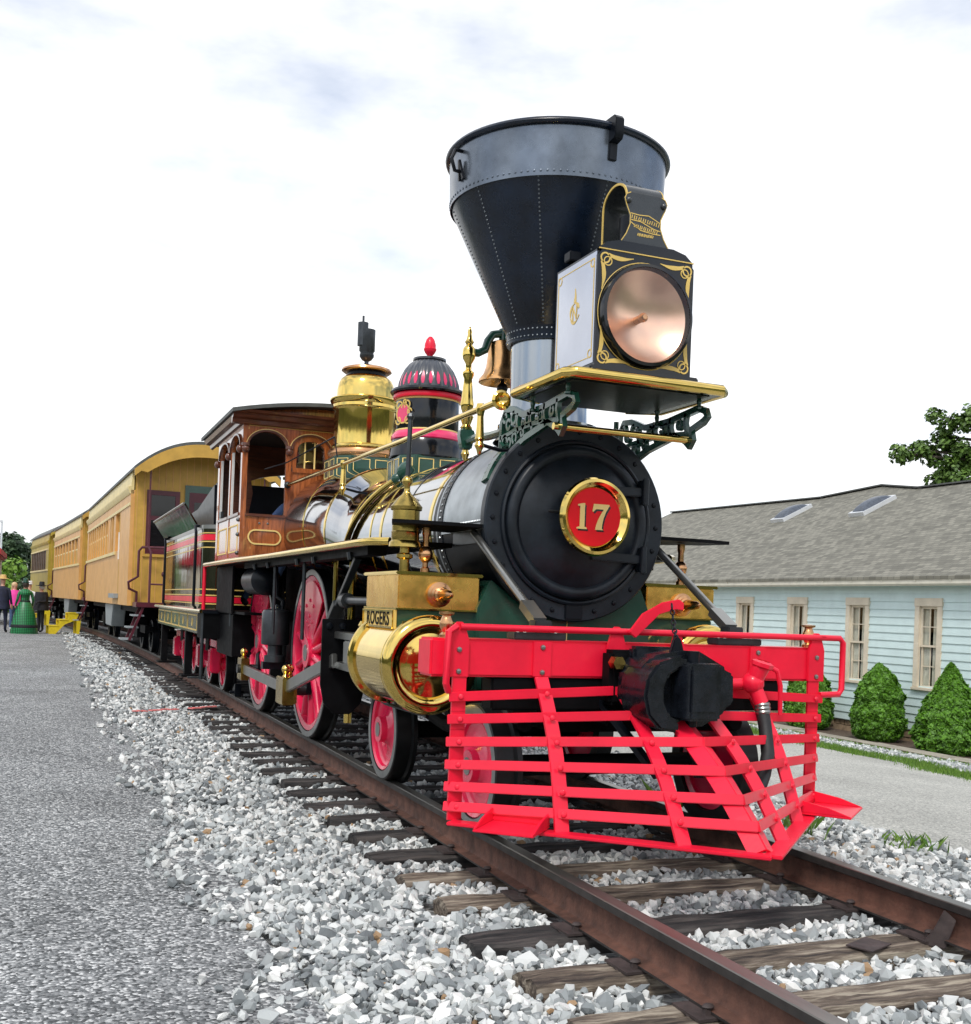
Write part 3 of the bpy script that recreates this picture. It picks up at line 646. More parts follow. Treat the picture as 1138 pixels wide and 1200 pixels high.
# big tree behind the house, only its left limbs reach into the picture
tb = Vector((30., 21., -1.2))
TL = [((26.6, 25.8, 7.6), .55), ((27.0, 25.2, 7.7), .5), ((27.6, 24.6, 7.9), .55), ((28.0, 24.0, 7.2), .7), ((27.0, 24.6, 8.9), .42), ((27.3, 24.3, 8.5), .45), ((27.9, 23.6, 8.9), .6), ((28.4, 23.2, 9.3), .55), ((28.7, 22.9, 8.2), .8), ((28.6, 22.7, 7.0), .9), ((29.4, 21.8, 9.2), 1.1), ((29.6, 21.5, 7.6), 1.2), ((30.5, 20.6, 9.6), 1.5), ((31.5, 20, 8.3), 1.6), ((30.5, 21, 6.6), 1.2), ((28.9, 22.5, 6.3), .8), ((28.3, 23.3, 6.6), .6), ((29.2, 22.2, 7.4), .9), ((29.0, 22.4, 8.8), .8), ((27.5, 24.85, 6.6), .5), ((27.5, 23.7, 6.5), .6), ((27.5, 25.2, 7.5), .5), ((27.5, 24.1, 7.7), .6), ((27.5, 24.7, 8.2), .45), ((27.5, 23.7, 8.6), .6), ((27.5, 24.3, 7.0), .55), ((27.5, 25.8, 8.0), .28)]
lim = [([Vector((0, 0, 0)), Vector((.1, 0, 3)), Vector((0, .1, 6)), Vector((.2, 0, 9.5))], .35)]
for c, rad in TL:
    e_ = Vector(c)-tb; st = Vector((0, 0, min(8, max(4.5, e_.z-1.5)))); md_ = st.lerp(e_, .5)+Vector((0, 0, .35)); lim.append(([st, md_, e_.lerp(md_, .1), e_], .10))
tree('broadleaf_tree', 'broadleaf tree with reaching limbs rising behind the shingle roof', tb, lim, [(tuple(Vector(c)-tb), r_) for c, r_ in TL], .115, 'leaf_tree', 1900, .3, 3)
def round_tree(label, x, y, h, rad, m, leaf, seed, zc=.62, name='tree'):
    b_ = Vector((x, y, -.3)); cl = []; r = random.Random(seed)
    for k in range(16):
        a = r.uniform(0, 2*PI); q = rad*r.uniform(.2, .75); cl.append(((q*math.cos(a), q*math.sin(a), h*zc+r.uniform(-.5, .5)*h*.55), rad*r.uniform(.32, .5)))
    cl.append(((0, 0, h*.9), rad*.35))
    lm = [([(0, 0, 0), (.05, 0, h*.4), (0, .05, h*.85)], .22)]+[([(0, 0, h*.35), (c[0]*.6, c[1]*.6, c[2]*.9), c], .07) for c, _ in cl]
    tree(name, label, b_, lm, cl, leaf, m, 420/(leaf/.2)**2, .2, seed)
round_tree('dark green tree standing tall behind the last passenger car', -5.6, 84, 5.7, 2.5, 'leaf_dark', .24, 21)
round_tree('bright lime green bush glowing behind the standing people', -6.4, 70, 4.0, 2.4, 'leaf_bright', .22, 22, .5, 'bush')
round_tree('grey green tree filling the gap beside the last car', -3.9, 95, 5.9, 2.0, 'leaf_dark', .26, 24)
# station canopy edge, lamp post
cn = thing('station_canopy', 'dark red canopy roof edge of the station building', 'canopy', (-7.4, 45, -.22))
B().prism([(-2.6, 3.35), (0, 3.72), (2.62, 3.05), (2.62, 2.78), (-2.6, 2.78)], (0, 4, 0), X, Z, 8).build('roof', 'roof_red', cn, bevel=.03)
B().box((2.6, -4.03, 2.88), (2.70, 4.03, 3.10)).build('fascia', 'roof_red', cn)
for q in (-3, 0, 3): B().box((2.05, q-.08, 0), (2.2, q+.08, 2.8)).build('post', 'white', cn)
B().box((-2.2, -3.8, 0), (.6, 3.8, 2.78)).build('wall', 'trim', cn)
lp = thing('lamp_post', 'tall thin grey lamp post behind the station canopy', 'lamp post', (-5.35, 60, -.3))
B().tube([(0, 0, 0), (0, 0, 3), (0, 0, 5.3)], [.07, .06, .045], 8).build('pole', 'alu', lp)
B().box((-.5, -.06, 5.28), (.05, .06, 5.38)).build('lamp_head', 'alu', lp)
up_ = thing('utility_post', 'short white post standing in front of the lime bush', 'post', (-4.9, 47, -.22))
B().cyl((0, 0, 0), (0, 0, 2.8), .06, n=8).build('pole', 'white', up_); B().box((-.12, -.1, 1.6), (.12, .1, 2.0)).build('sign_plate', 'white', up_)

# ================================================================== LOCOMOTIVE (front faces -Y, rail top is z=0)
loco = thing('steam_locomotive', 'antique black steam locomotive with funnel stack, brass domes and red pilot', 'locomotive', (0, 0, 0))
ZC = 1.772; YF = -.69
def rivets(name, pts, nrm, r, m, parent, n=6):
    if name == 'bolt':          # bolt heads one can pick apart: an object each, sharing one mesh
        key = ('bolt', r, m, n)
        if key not in BOLTS: BOLTS[key] = B().lathe([(r, 0), (r*.8, r*.45), (0, r*.7)], (0, 0, 0), Z, n).mesh('bolt', m)
        for p, nn in zip(pts, nrm): o = put('bolt', BOLTS[key], parent, p); o.rotation_euler = Vector(nn).to_track_quat('Z', 'Y').to_euler()
        return
    b = B()
    for p, nn in zip(pts, nrm): b.lathe([(r, 0), (r*.8, r*.45), (0, r*.7)], p, nn, n)
    o = b.build(name, m, parent); o['kind'] = 'stuff'; return o
BOLTS = {}
def ring_pts(c, r, ax, n, a0=0, a1=360):
    u, w, ax = frame(ax); return [(Vector(c)+(u*math.cos(R(a0+(a1-a0)*i/n))+w*math.sin(R(a0+(a1-a0)*i/n)))*r, u*math.cos(R(a0+(a1-a0)*i/n))+w*math.sin(R(a0+(a1-a0)*i/n))) for i in range(n)]
# ---- smokebox
sb = B().lathe([(.55, 0), (.592, 0), (.592, .92), (.55, .92)], (0, YF+.03, ZC), Y, 64).build('smokebox', 'graphite', loco)
lw = B(); na = 30
for yy in (YF+.06, .12):
    for i in range(na+1): a_ = PI*1.012+PI*.976*i/na; lw.v.append((.5935*math.cos(a_), yy, ZC+.5935*math.sin(a_)))
for i in range(na): lw.f.append((i, i+1, na+2+i, na+1+i))
lw.build('smokebox_belly', 'black', sb)
pp = ring_pts((0, .17, ZC), .598, Y, 84); B().lathe([(.592, 0), (.598, .0), (.598, .09), (.592, .09)], (0, .125, ZC), Y, 64).build('seam_band', 'black', sb)
rivets('rivet_row', [p for p, _ in pp], [n_ for _, n_ in pp], .011, 'graphite', sb)
for sgn in (-1, 1):
    z_ = ZC-.03; B().box((sgn*.594-.006, YF+.06, z_-.04), (sgn*.594+.006, .12, z_+.03)).build('seam_strip', 'graphite', sb)
    rivets('rivet_row', [(sgn*.600, y, z_+.012) for y in lin(YF+.1, .1, 26)], [(sgn, 0, 0)]*27, .011, 'graphite', sb)
fr = B().lathe([(.54, .075), (.612, .075), (.615, .06), (.615, .01), (.606, 0), (.515, 0), (.510, -.018), (.498, -.024), (.488, -.018), (.482, 0), (.45, .0)], (0, YF, ZC), Y, 72).build('smokebox_front', 'door_black', loco)
pp = ring_pts((0, YF, ZC), .562, Y, 24); rivets('bolt', [p for p, _ in pp], [(0, -1, 0)]*24, .017, 'black', fr, 8)
B().lathe([(.484, .02), (.476, -.030), (.46, -.045), (.425, -.048), (.415, -.042), (.402, -.030), (.392, -.034), (.36, -.05), (.28, -.075), (.16, -.095), (0, -.105)], (0, YF, ZC), Y, 72).build('smokebox_door', 'door_black', loco)
for dz in (.205, -.20):
    h = B().bar((.06, YF-.085, ZC+dz*1.0), (.455, YF-.06, ZC+dz*1.05), .055, .03, side=Z); h.box((.41, YF-.095, ZC+dz*1.05-.075), (.455, YF-.01, ZC+dz*1.05+.075)); h.cyl((.432, YF-.085, ZC+dz*1.05-.085), (.432, YF-.085, ZC+dz*1.05+.085), .022)
    h.build('hinge', 'door_black', loco, bevel=.006)
B().tube([(0, YF-.15, ZC+.03), (-.20, YF-.16, ZC+.045), (-.275, YF-.17, ZC+.045)], [.014, .011, .009], 8).build('door_handle', 'steel_dark', loco)
B().box((-.06, YF-.012, ZC-.60), (.06, YF+.03, ZC-.49)).build('door_catch', 'black', loco, bevel=.006)
# number plate on its boss
NP = Vector((0, YF-.25, ZC+.022))
npl = B().cyl(NP+Y*.19, NP+Y*.02, .13, .17, 32).build('number_plate', 'black', loco)
B().lathe([(.175, .03), (.205, .035), (.232, .02), (.236, 0), (.226, -.018), (.208, -.022), (.195, -.012), (.186, -.006), (.176, .004), (.17, .012)], NP, Y, 64).build('brass_ring', 'brass', npl)
mat('plate_red', (.85, .008, .016), .4, var=.03, spec=.2)
B().lathe([(0, .008), (.178, .008), (.178, .02), (0, .02)], NP, Y, 48).build('red_disc', 'plate_red', npl)
G1 = [(0, 0), (.5, 0), (.5, .055), (.385, .095), (.385, 1.0), (.31, 1.0), (.03, .945), (.03, .885), (.145, .885), (.145, .095), (0, .055)]
G7 = [(0, .70), (.055, 1.0), (.84, 1.0), (.84, .94), (.69, .72), (.57, .46), (.51, .22), (.50, .06), (.56, 0), (.16, 0), (.20, .16), (.29, .38), (.42, .60), (.57, .80), (.20, .80), (.13, .77), (.07, .70)]
for g, ox in ((G1, -.121), (G7, -.019)):
    s_ = .155
    B().prism([(a*s_*.86+ox+.011, b_*s_-.077-.010) for a, b_ in g], NP+Y*.0078, X, Z, .002).build('digit_shadow', 'gloss_black', npl)
    B().prism([(a*s_*.86+ox, b_*s_-.077) for a, b_ in g], NP+Y*.0056, X, Z, .003).build('digit', 'cream', npl)
# ---- boiler
prof = [(.16, .582, ZC), (1.0, .582, ZC), (2.55, .585, ZC), (2.9, .592, ZC+.03), (3.35, .625, ZC+.13), (4.1, .645, ZC+.20), (5.20, .645, ZC+.22)]
def boiler_at(y):
    for (a, r0, z0), (c, r1, z1) in zip(prof, prof[1:]):
        if y <= c: t_ = (y-a)/(c-a); return r0+(r1-r0)*t_, z0+(z1-z0)*t_
    return prof[-1][1:]
def shell(y0, y1, off=0., n=56, seg=6):
    b = B(); ys = lin(y0, y1, seg); N_ = n
    for y in ys:
        r, z = boiler_at(y); r += off
        for i in range(N_): a = 2*PI*i/N_; b.v.append((r*math.cos(a), y, z+r*math.sin(a)))
    for j in range(len(ys)-1):
        for i in range(N_): b.f.append((j*N_+i, j*N_+(i+1) % N_, (j+1)*N_+(i+1) % N_, (j+1)*N_+i))
    return b
shell(.16, 1.02, 0, seg=3).build('boiler_jacket', 'jacket', loco); shell(1.02, 2.62, 0, seg=4).build('boiler_jacket', 'jacket', loco)
shell(2.62, 3.36, 0, seg=8).build('boiler_jacket', 'jacket', loco); shell(3.36, 4.22, 0, seg=6).build('boiler_jacket', 'jacket', loco); shell(4.22, 5.16, 0, seg=4).build('boiler_jacket', 'jacket_brown', loco)
def band(y, w=.045, m='brass', off=.006):
    b = B(); n = 56
    for yy, o_ in ((y-w/2, .0), (y-w/2, off), (y+w/2, off), (y+w/2, 0)):
        r, z = boiler_at(yy); r += o_-.001
        for i in range(n): a = 2*PI*i/n; b.v.append((r*math.cos(a), yy, z+r*math.sin(a)))
    for j in range(3):
        for i in range(n): b.f.append((j*n+i, j*n+(i+1) % n, (j+1)*n+(i+1) % n, (j+1)*n+i))
    return b.build('boiler_band', m, loco)
band(.30, .06, 'black'); band(.42, .05); band(1.02, .02, 'steel_dark', .004); band(1.62, .05); band(1.92, .03); band(2.62, .055); band(3.36, .045); band(4.22, .045)
# oval lining on the rear jacket
# ---- stack
YS = -.205
st = B().lathe([(.36, 2.315), (.335, 2.345), (.30, 2.37), (.275, 2.39), (.262, 2.42), (.255, 2.6), (.262, 2.96)], (0, YS, 0), Z, 48).build('stack_column', 'column_iron', loco)
B().lathe([(.30, -.03), (.33, -.025), (.33, .03), (.27, .035)], (0, YS, 2.40), Z, 40).build('base_flange', 'column_iron', st)
cone = B().lathe([(.266, 2.955), (.288, 2.955), (.298, 3.035), (.302, 3.04), (.694, 3.85), (.690, 3.85), (.29, 3.05)], (0, YS, 0), Z, 64).build('stack_cone', 'stack_iron', loco)
bandS = B().lathe([(.694, 3.83), (.699, 3.83), (.701, 3.875), (.712, 4.145), (.68, 4.145), (.67, 3.865)], (0, YS, 0), Z, 72).build('stack_band', 'stack_band', loco)
B().lathe([(.718+.022*math.cos(a), 4.152+.022*math.sin(a)) for a in [2*PI*i/12 for i in range(13)]], (0, YS, 0), Z, 72).build('stack_rim', 'stack_iron', loco)
B().lathe([(0, 4.12), (.68, 4.12), (.68, 4.135), (.35, 4.16), (0, 4.17)], (0, YS, 0), Z, 48).build('spark_screen', 'black', loco)
pp = ring_pts((0, YS, 3.858), .7005, Z, 110); rivets('rivet_row', [p for p, _ in pp], [n_ for _, n_ in pp], .008, 'stack_band', bandS, 5)
for zz, rr in ((2.975, .2905), (3.018, .2958)):
    pp = ring_pts((0, YS, zz), rr, Z, 60); rivets('rivet_row', [p for p, _ in pp], [n_ for _, n_ in pp], .006, 'graphite', cone, 5)
mat('rivet_light', (.16, .18, .20), .4, metal=.5)
for k in range(10):
    a = R(20+36*k); d_ = Vector((math.cos(a), math.sin(a), 0)); ps = [Vector((0, YS, 3.06+.77*i/34))+d_*(.302+.484*(.02+.77*i/34)+.001) for i in range(35)]
    rivets('rivet_row', ps, [(d_*.9-Z*.42)]*35, .0068, 'rivet_light', cone, 5)
for a, big in ((-87, 1), (-172, 0), (70, 1)):
    d_ = Vector((math.cos(R(a)), math.sin(R(a)), 0)); t_ = Z.cross(d_); o_ = Vector((0, YS, -.07))+d_*.712
    h = B()
    if big:
        h.bar(o_+Z*4.02-d_*.002, o_+Z*4.14+d_*.004, .055, .016, side=t_); h.prism([(-.03, 4.11), (.06, 4.13), (.075, 4.16), (.075, 4.25), (.05, 4.275), (-.05, 4.275), (-.05, 4.245), (.0, 4.245)], o_-t_*.03, d_, Z, -.06)
        for zz in (4.05, 4.095): h.lathe([(.010, 0), (0, .008)], o_+Z*zz+d_*.008, d_, 6)
    else:
        h.tube([o_+Z*4.03+d_*.01, o_+Z*4.03+d_*.05, o_+Z*4.10+d_*.075, o_+Z*4.16+d_*.05, o_+Z*4.16+d_*.0], .012, 6); h.bar(o_+Z*3.98+t_*.025, o_+Z*4.10+t_*.0+d_*.02, .02, .015); h.bar(o_+Z*3.98-t_*.025, o_+Z*4.10+d_*.02, .02, .015)
    h.build('lifting_hook', 'black', loco, bevel=.004 if big else 0)
# ---- headlight on its bracketed shelf
SZ = 2.515
sh = B().prism([(-.47, -1.5), (.49, -1.5), (.49, -.80), (.30, -.72), (-.30, -.72), (-.47, -.80)], (0, 0, SZ-.035), X, Y, .05).build('headlight_shelf', 'gloss_black', loco)
mat('shelf_boards', (.022, .03, .02), .35, coat=.0, spec=.25, var=.6, vs=9, stretch=(1, 9, 1))
B().prism([(-.43, -1.46), (.43, -1.46), (.43, -.80), (.28, -.74), (-.28, -.74), (-.43, -.80)], (0, 0, SZ-.04), X, Y, .004).build('shelf_underside', 'shelf_boards', sh)
B().tube([(-.30, -.715, SZ-.01), (-.49, -.80, SZ-.01), (-.49, -1.48, SZ-.01), (-.455, -1.52, SZ-.01), (.47, -1.52, SZ-.01), (.51, -1.48, SZ-.01), (.51, -.80, SZ-.01), (.30, -.715, SZ-.01)], .032, 12).build('brass_edge', 'brass', sh)
LZ = SZ+.362; LR = .276
hlb = B().box((-.305, -1.43, SZ+.055), (-.29, -.93, SZ+.70)).box((.29, -1.43, SZ+.055), (.305, -.93, SZ+.70)).box((-.29, -.945, SZ+.055), (.29, -.93, SZ+.70)).box((-.29, -1.43, SZ+.055), (.29, -.945, SZ+.07)).box((-.29, -1.43, SZ+.685), (.29, -.945, SZ+.70))
sq = []; n_ = 64
for i in range(n_):
    a_ = 2*PI*i/n_; c_, s_ = math.cos(a_), math.sin(a_); k_ = .305/max(abs(c_), 1e-6); k2 = ((SZ+.70-LZ) if s_ > 0 else (LZ-SZ-.055))/max(abs(s_), 1e-6); q_ = min(k_, k2)
    sq.append(((q_*c_, q_*s_), ((LR-.01)*c_, (LR-.01)*s_)))
k0 = len(hlb.v)
for (a_, b_), (c_, d_) in sq: hlb.v += [(a_, -1.445, LZ+b_), (c_, -1.445, LZ+d_), (a_, -1.43, LZ+b_), (c_, -1.43, LZ+d_)]
for i in range(n_):
    p_, q_ = k0+4*i, k0+4*((i+1) % n_); hlb.f += [(p_, p_+1, q_+1, q_), (p_+2, q_+2, q_+3, p_+3), (p_, q_, q_+2, p_+2), (p_+1, p_+3, q_+3, q_+1)]
hl = hlb.build('headlight', 'gloss_black', loco)
B().box((-.345, -1.475, SZ+.016), (.345, -.90, SZ+.055)).build('plinth', 'gloss_black', hl, bevel=.008)
B().prism([(-.95, SZ+.075), (-.95, SZ+.685), (-1.435, SZ+.685), (-1.435, SZ+.075)], (-.3058, 0, 0), -Y*-1, Z, -.004).build('side_panel', 'lamp_side', hl)
U_, V_ = -Y, Z
ln = B(); ln.ribbon([(.965, SZ+.11), (.965, SZ+.65), (1.415, SZ+.65), (1.415, SZ+.11)], .008, (-.3095, 0, 0), U_, V_, .002, closed=True)
for (a, c) in ((.965, .11), (.965, .65), (1.415, .65), (1.415, .11)): ln.ribbon(arc(a+(.02 if a < 1 else -.02), SZ+c+(.02 if c < .3 else -.02), .022, 0, 360, 14), .007, (-.3095, 0, 0), U_, V_, .0022)
ln.build('gold_lining', 'gold', hl)
mo = B(); cx_, cz_ = 1.19, SZ+.40
mo.ribbon(arc(cx_, cz_, .055, 20, 340, 24), [.012+.008*math.sin(i*.8) for i in range(25)], (-.31, 0, 0), U_, V_, .002)
mo.ribbon([(cx_-.024, cz_-.04), (cx_-.022, cz_+.035), (cx_+.022, cz_-.035), (cx_+.026, cz_+.04)], .011, (-.31, 0, 0), U_, V_, .003)
mo.ribbon([(cx_, cz_+.06), (cx_+.005, cz_+.10), (cx_, cz_+.14)], [.03, .014, .002], (-.31, 0, 0), U_, V_, .002)
mo.build('monogram', 'gold', hl)
B().lathe([(LR+.012, .0), (LR+.014, -.02), (LR+.005, -.045), (LR-.012, -.05), (LR-.018, -.03), (LR-.018, -.002)], (0, -1.446, LZ), Y, 64).build('lens_bezel', 'gloss_black', hl)
B().lathe([(LR+.017, -.0015), (LR+.019, -.003), (LR+.022, -.0015)], (0, -1.446, LZ), Y, 64).build('lens_ring', 'gold', hl)
B().lathe([(0, .10), (.05, .097), (.11, .083), (.17, .058), (.22, .027), (LR-.012, -.008)], (0, -1.446, LZ), Y, 64).build('reflector', 'reflector', hl)
B().lathe([(0, .10), (.022, .10), (.022, .06), (.016, .05), (.026, .03), (.026, .01), (.014, -.005), (0, -.006)], (0, -1.446, LZ), Y, 20).build('burner', 'copper', hl)
B().lathe([(0, -.062), (.15, -.058), (LR-.014, -.047)], (0, -1.446, LZ), Y, 48).build('lens', 'lens_glass', hl)
for sx in (-1, 1):
    for sz in (-1, 1):
        g = B(); cx_, cz_ = sx*.26, SZ+.3775+sz*.275
        o_ = (0, -1.4465, 0)
        g.ribbon(arc(cx_, cz_, .027, 0, 360, 18), .009, o_, X, Z, .002); g.ribbon(arc(cx_-sx*.016, cz_-sz*.016, .024, 0, 360, 14), .006, o_, X, Z, .0022)
        for (du, dv) in ((-sx, 0), (0, -sz)):
            q = [(cx_+du*.02+(0 if du else sx*.018), cz_+dv*.02+(0 if dv else sz*.018))]
            for i in range(1, 9): t_ = i/8; k_ = .012*math.sin(t_*PI); q.append((q[0][0]+du*.155*t_-(sx*k_ if not du else 0), q[0][1]+dv*.155*t_-(sz*k_ if not dv else 0)))
            g.ribbon(q, [.004+.030*math.sin(min(1, (1-i/8)*1.25+.0)*PI*.8)*(1-i/8)**.6 for i in range(9)], o_, X, Z, .002)
        g.build('gold_scroll', 'gold', hl)
B().prism([(-.305, SZ+.70), (.305, SZ+.70), (.25, SZ+.745), (.17, SZ+.765), (-.17, SZ+.765), (-.25, SZ+.745)], (0, -.93, 0), X, Z, .515).build('lamp_roof', 'gloss_black', hl, bevel=.004)
B().bar((-.30, -1.4475, SZ+.702), (.30, -1.4475, SZ+.702), .006, .006).build('roof_lining', 'gold', hl)
mat('hood_black', (.03, .034, .036), .28, coat=.3, var=.2)
HT = SZ+.765; HY0, HY1 = -1.40, -1.12
fp = [(a_*.82, b_*.80) for a_, b_ in [(-.19, 0), (-.145, .07), (-.118, .14), (-.118, .20), (-.15, .27), (-.165, .315), (-.15, .345), (-.12, .36), (.12, .36), (.15, .345), (.165, .315), (.15, .27), (.118, .20), (.118, .14), (.145, .07), (.19, 0)]]
hd = B().prism(fp, (0, HY0, HT), X, Z, .012).build('chimney_hood', 'hood_black', hl)
ar_ = [((HY0+HY1)/2-(HY1-HY0)/2*math.cos(PI*i/14), HT+.265+.105*math.sin(PI*i/14)) for i in range(15)]
ar_ = [(HY0, HT+.24)]+ar_+[(HY1, HT)]
B().ribbon(ar_, .010, (.118, 0, 0), Y, Z, -.236).build('hood_top', 'hood_black', hd)
for q in (-.120, .114): B().ribbon(ar_, .0125, (q+.006, 0, 0), Y, Z, -.006).build('hood_edge', 'gold', hd)
B().cyl((0, (HY0+HY1)/2, HT-.01), (0, (HY0+HY1)/2, HT+.20), .075, n=24).build('chimney', 'black', hd)
eg = B()
for q in (1, -1): eg.ribbon([(q*a, b_) for a, b_ in fp[8:]], .005, (0, HY0-.0122, HT), X, Z, .002)
eg.ribbon([(-.097, .172), (-.04, .168), (.02, .172), (.097, .14)], .005, (0, HY0-.0122, HT), X, Z, .002); eg.ribbon([(-.097, .136), (-.03, .132), (.05, .104), (.097, .096)], .005, (0, HY0-.0122, HT), X, Z, .002); eg.ribbon([(-.095, .124), (-.03, .084), (.05, .076), (.097, .076)], .005, (0, HY0-.0122, HT), X, Z, .002)
for (xa, za, xb, zb_, hh) in ((-.085, .154, .085, .128, .020), (-.068, .106, .075, .088, .018), (-.045, .060, .05, .058, .014)):
    for i in range(13):
        t_ = i/12; xx = xa+(xb-xa)*t_; zz = za+(zb_-za)*t_; s_ = .5+.5*math.sin(i*2.7)
        eg.ribbon([(xx-.003, zz-hh/2), (xx+.003*s_, zz+hh/2)], .0045, (0, HY0-.0122, HT), X, Z, .002)
        if i % 2: eg.ribbon([(xx-.003, zz-hh/2*(1 if s_ > .5 else -1)), (xx+.006, zz-hh/2*(1 if s_ > .5 else -1))], .004, (0, HY0-.0122, HT), X, Z, .002)
eg.build('gold_lettering', 'gold', hd)
for q in (-.112, .112): B().sph((q, HY0-.016, HT+.24), .018, 10).build('hood_knob', 'hood_black', hd)
B().box((-.29, -1.06, SZ+.745), (-.22, -.98, SZ+.80)).build('lamp_vent', 'black', hl, bevel=.005)
B().tube([(.306, -1.30, SZ+.36), (.345, -1.30, SZ+.36), (.36, -1.32, SZ+.37)], .010, 6).build('lamp_knob', 'black', hl)
# cast scroll brackets
for sx in (-1, 1):
    x_ = sx*.42; br = B(); o_ = (x_+.015, 0, 0)
    out = [(-1.40, 2.405), (-1.33, 2.43), (-1.0, 2.40), (-.72, 2.40), (-.55, 2.46), (-.44, 2.47), (-.38, 2.40), (-.37, 2.25), (-.36, 2.13), (-.46, 2.17), (-.75, 2.255), (-1.08, 2.305), (-1.20, 2.255), (-1.24, 2.22), (-1.27, 2.255), (-1.26, 2.315), (-1.38, 2.345), (-1.42, 2.37)]
    br.ribbon(out, .038, o_, Y, Z, .03, closed=True)
    br.ribbon([(-1.20, 2.30), (-.9, 2.325), (-.6, 2.32), (-.37, 2.30)], .026, o_, Y, Z, .028)
    for yy in (-1.22, -1.05, -.86, -.66): br.ribbon([(yy, 2.29+.02*(yy+1)), (yy+.03, 2.36), (yy+.02, 2.42)], .026, o_, Y, Z, .028)
    for i, (yy, zz, rr) in enumerate([(-.98, 2.355, .03), (-.93, 2.36, .02), (-.79, 2.365, .032), (-.73, 2.345, .02), (-.58, 2.40, .036), (-.50, 2.37, .03), (-.44, 2.42, .028), (-.60, 2.275, .03), (-.52, 2.255, .026), (-.45, 2.27, .034), (-.42, 2.21, .028), (-.72, 2.29, .02), (-1.13, 2.36, .024)]):
        br.ribbon(arc(yy, zz, rr, 40*i, 40*i+310, 14), [.020]*15, o_, Y, Z, .026)
    br.build('bracket', 'green', loco)
    ftb = B(); fpts = [Vector((sx*.603*math.cos(R(a_)), -.45-.02*k_, ZC+.603*math.sin(R(a_)))) for k_, a_ in enumerate((47, 41, 35, 29, 23))]; fpts = [Vector((x_, -.42, 2.24))]+fpts
    for p_, q_ in zip(fpts, fpts[1:]): ftb.bar(p_, q_+(q_-p_)*.03, .075, .022, side=Y)
    ftb.build('bracket_foot', 'green', loco)
    for yy in (-1.37, -.90): B().lathe([(.02, 0), (.02, .012), (.010, .02), (.016, .045), (.010, .065), (.018, .08), (.018, .09)], (x_, yy, 2.415 if yy < -1 else 2.39), Z, 10).build('shelf_post', 'green', loco)
    B().lathe([(.03, 0), (.03, .02), (.012, .035), (.02, .06), (.012, .09), (.016, .12), (.016, .16)], (sx*.30, -.60, 2.28), Z, 10).build('shelf_post', 'green', loco)
B().cyl((-.44, -1.24, 2.255), (.44, -1.24, 2.255), .020, n=12).build('brass_tie_rod', 'brass', loco)
# ---- sand dome
YD = 2.30
def oct_base(y, hw, z0, z1, nm):
    c = hw*.36; poly = [(-hw, -hw+c), (-hw+c, -hw), (hw-c, -hw), (hw, -hw+c), (hw, hw-c), (hw-c, hw), (-hw+c, hw), (-hw, hw-c)]
    d = B().prism(poly, (0, y, z0), X, Y, z1-z0).build(nm, 'green', loco, bevel=.008)
    for i in range(8):
        a, c_ = Vector(poly[i]), Vector(poly[(i+1) % 8]); e_ = (c_-a); L_ = e_.length; u = Vector((e_.x/L_, e_.y/L_, 0)); nrm = u.cross(Z); o_ = Vector((a.x, y+a.y, 0))+nrm*.001
        zt, zb_ = z1-.03, max(z0+.02, z1-.20); k = 1 if L_ < .3 else 2
        for q in range(k):
            u0, u1 = .03+q*L_/k, (q+1)*L_/k-.03
            B().ribbon([(u0, zb_), (u1, zb_), (u1, zt), (u0, zt)], .010, o_, u, Z, .003, closed=True).build('cream_lining', 'cream', d)
    return d
oct_base(YD, .295, 2.20, 2.495, 'dome_saddle'); oct_base(4.36, .36, 2.42, 2.715, 'dome_saddle')
sdm = B().lathe([(.275, 2.72), (.277, 2.725), (.277, 3.0), (.275, 3.005)], (0, YD, 0), Z, 56).build('sand_dome', 'gloss_black', loco)
B().lathe([(.315, 2.49), (.325, 2.50), (.322, 2.58), (.308, 2.63), (.30, 2.65)], (0, YD, 0), Z, 48).build('dome_skirt', 'gloss_black', sdm)
B().lathe([(.30, 2.645), (.312, 2.655), (.312, 2.68), (.295, 2.705), (.28, 2.722)], (0, YD, 0), Z, 48).build('pink_ring', 'pink', sdm)
B().lathe([(.279, 2.722), (.281, 2.727), (.279, 2.735)], (0, YD, 0), Z, 48).build('cream_ring', 'cream', sdm); B().lathe([(.279, 2.985), (.283, 2.99), (.279, 3.0)], (0, YD, 0), Z, 48).build('cream_ring', 'cream', sdm)
B().lathe([(.28, 3.0), (.30, 3.005), (.306, 3.025), (.300, 3.045), (.28, 3.05)], (0, YD, 0), Z, 48).build('red_ring', 'red', sdm)
B().lathe([(.28, 3.05), (.325, 3.052), (.333, 3.066), (.322, 3.086), (.27, 3.10)], (0, YD, 0), Z, 48).build('dome_brim', 'gloss_black', sdm)
mat('dome_grey', (.05, .055, .065), .25, coat=.5, var=.15)
db = B(); NB = 96; pr_ = [(.272, 3.095), (.265, 3.15), (.245, 3.21), (.215, 3.27), (.175, 3.32), (.13, 3.355)]
for r_, z_ in pr_:
    for i in range(NB): a = 2*PI*i/NB; q = r_*(1-.045*(abs(math.cos(a*12))**.5)); db.v.append((q*math.cos(a), YD+q*math.sin(a), z_))
for j in range(len(pr_)-1):
    for i in range(NB): db.f.append((j*NB+i, j*NB+(i+1) % NB, (j+1)*NB+(i+1) % NB, (j+1)*NB+i))
db.build('ribbed_dome', 'dome_grey', sdm, smooth=60)
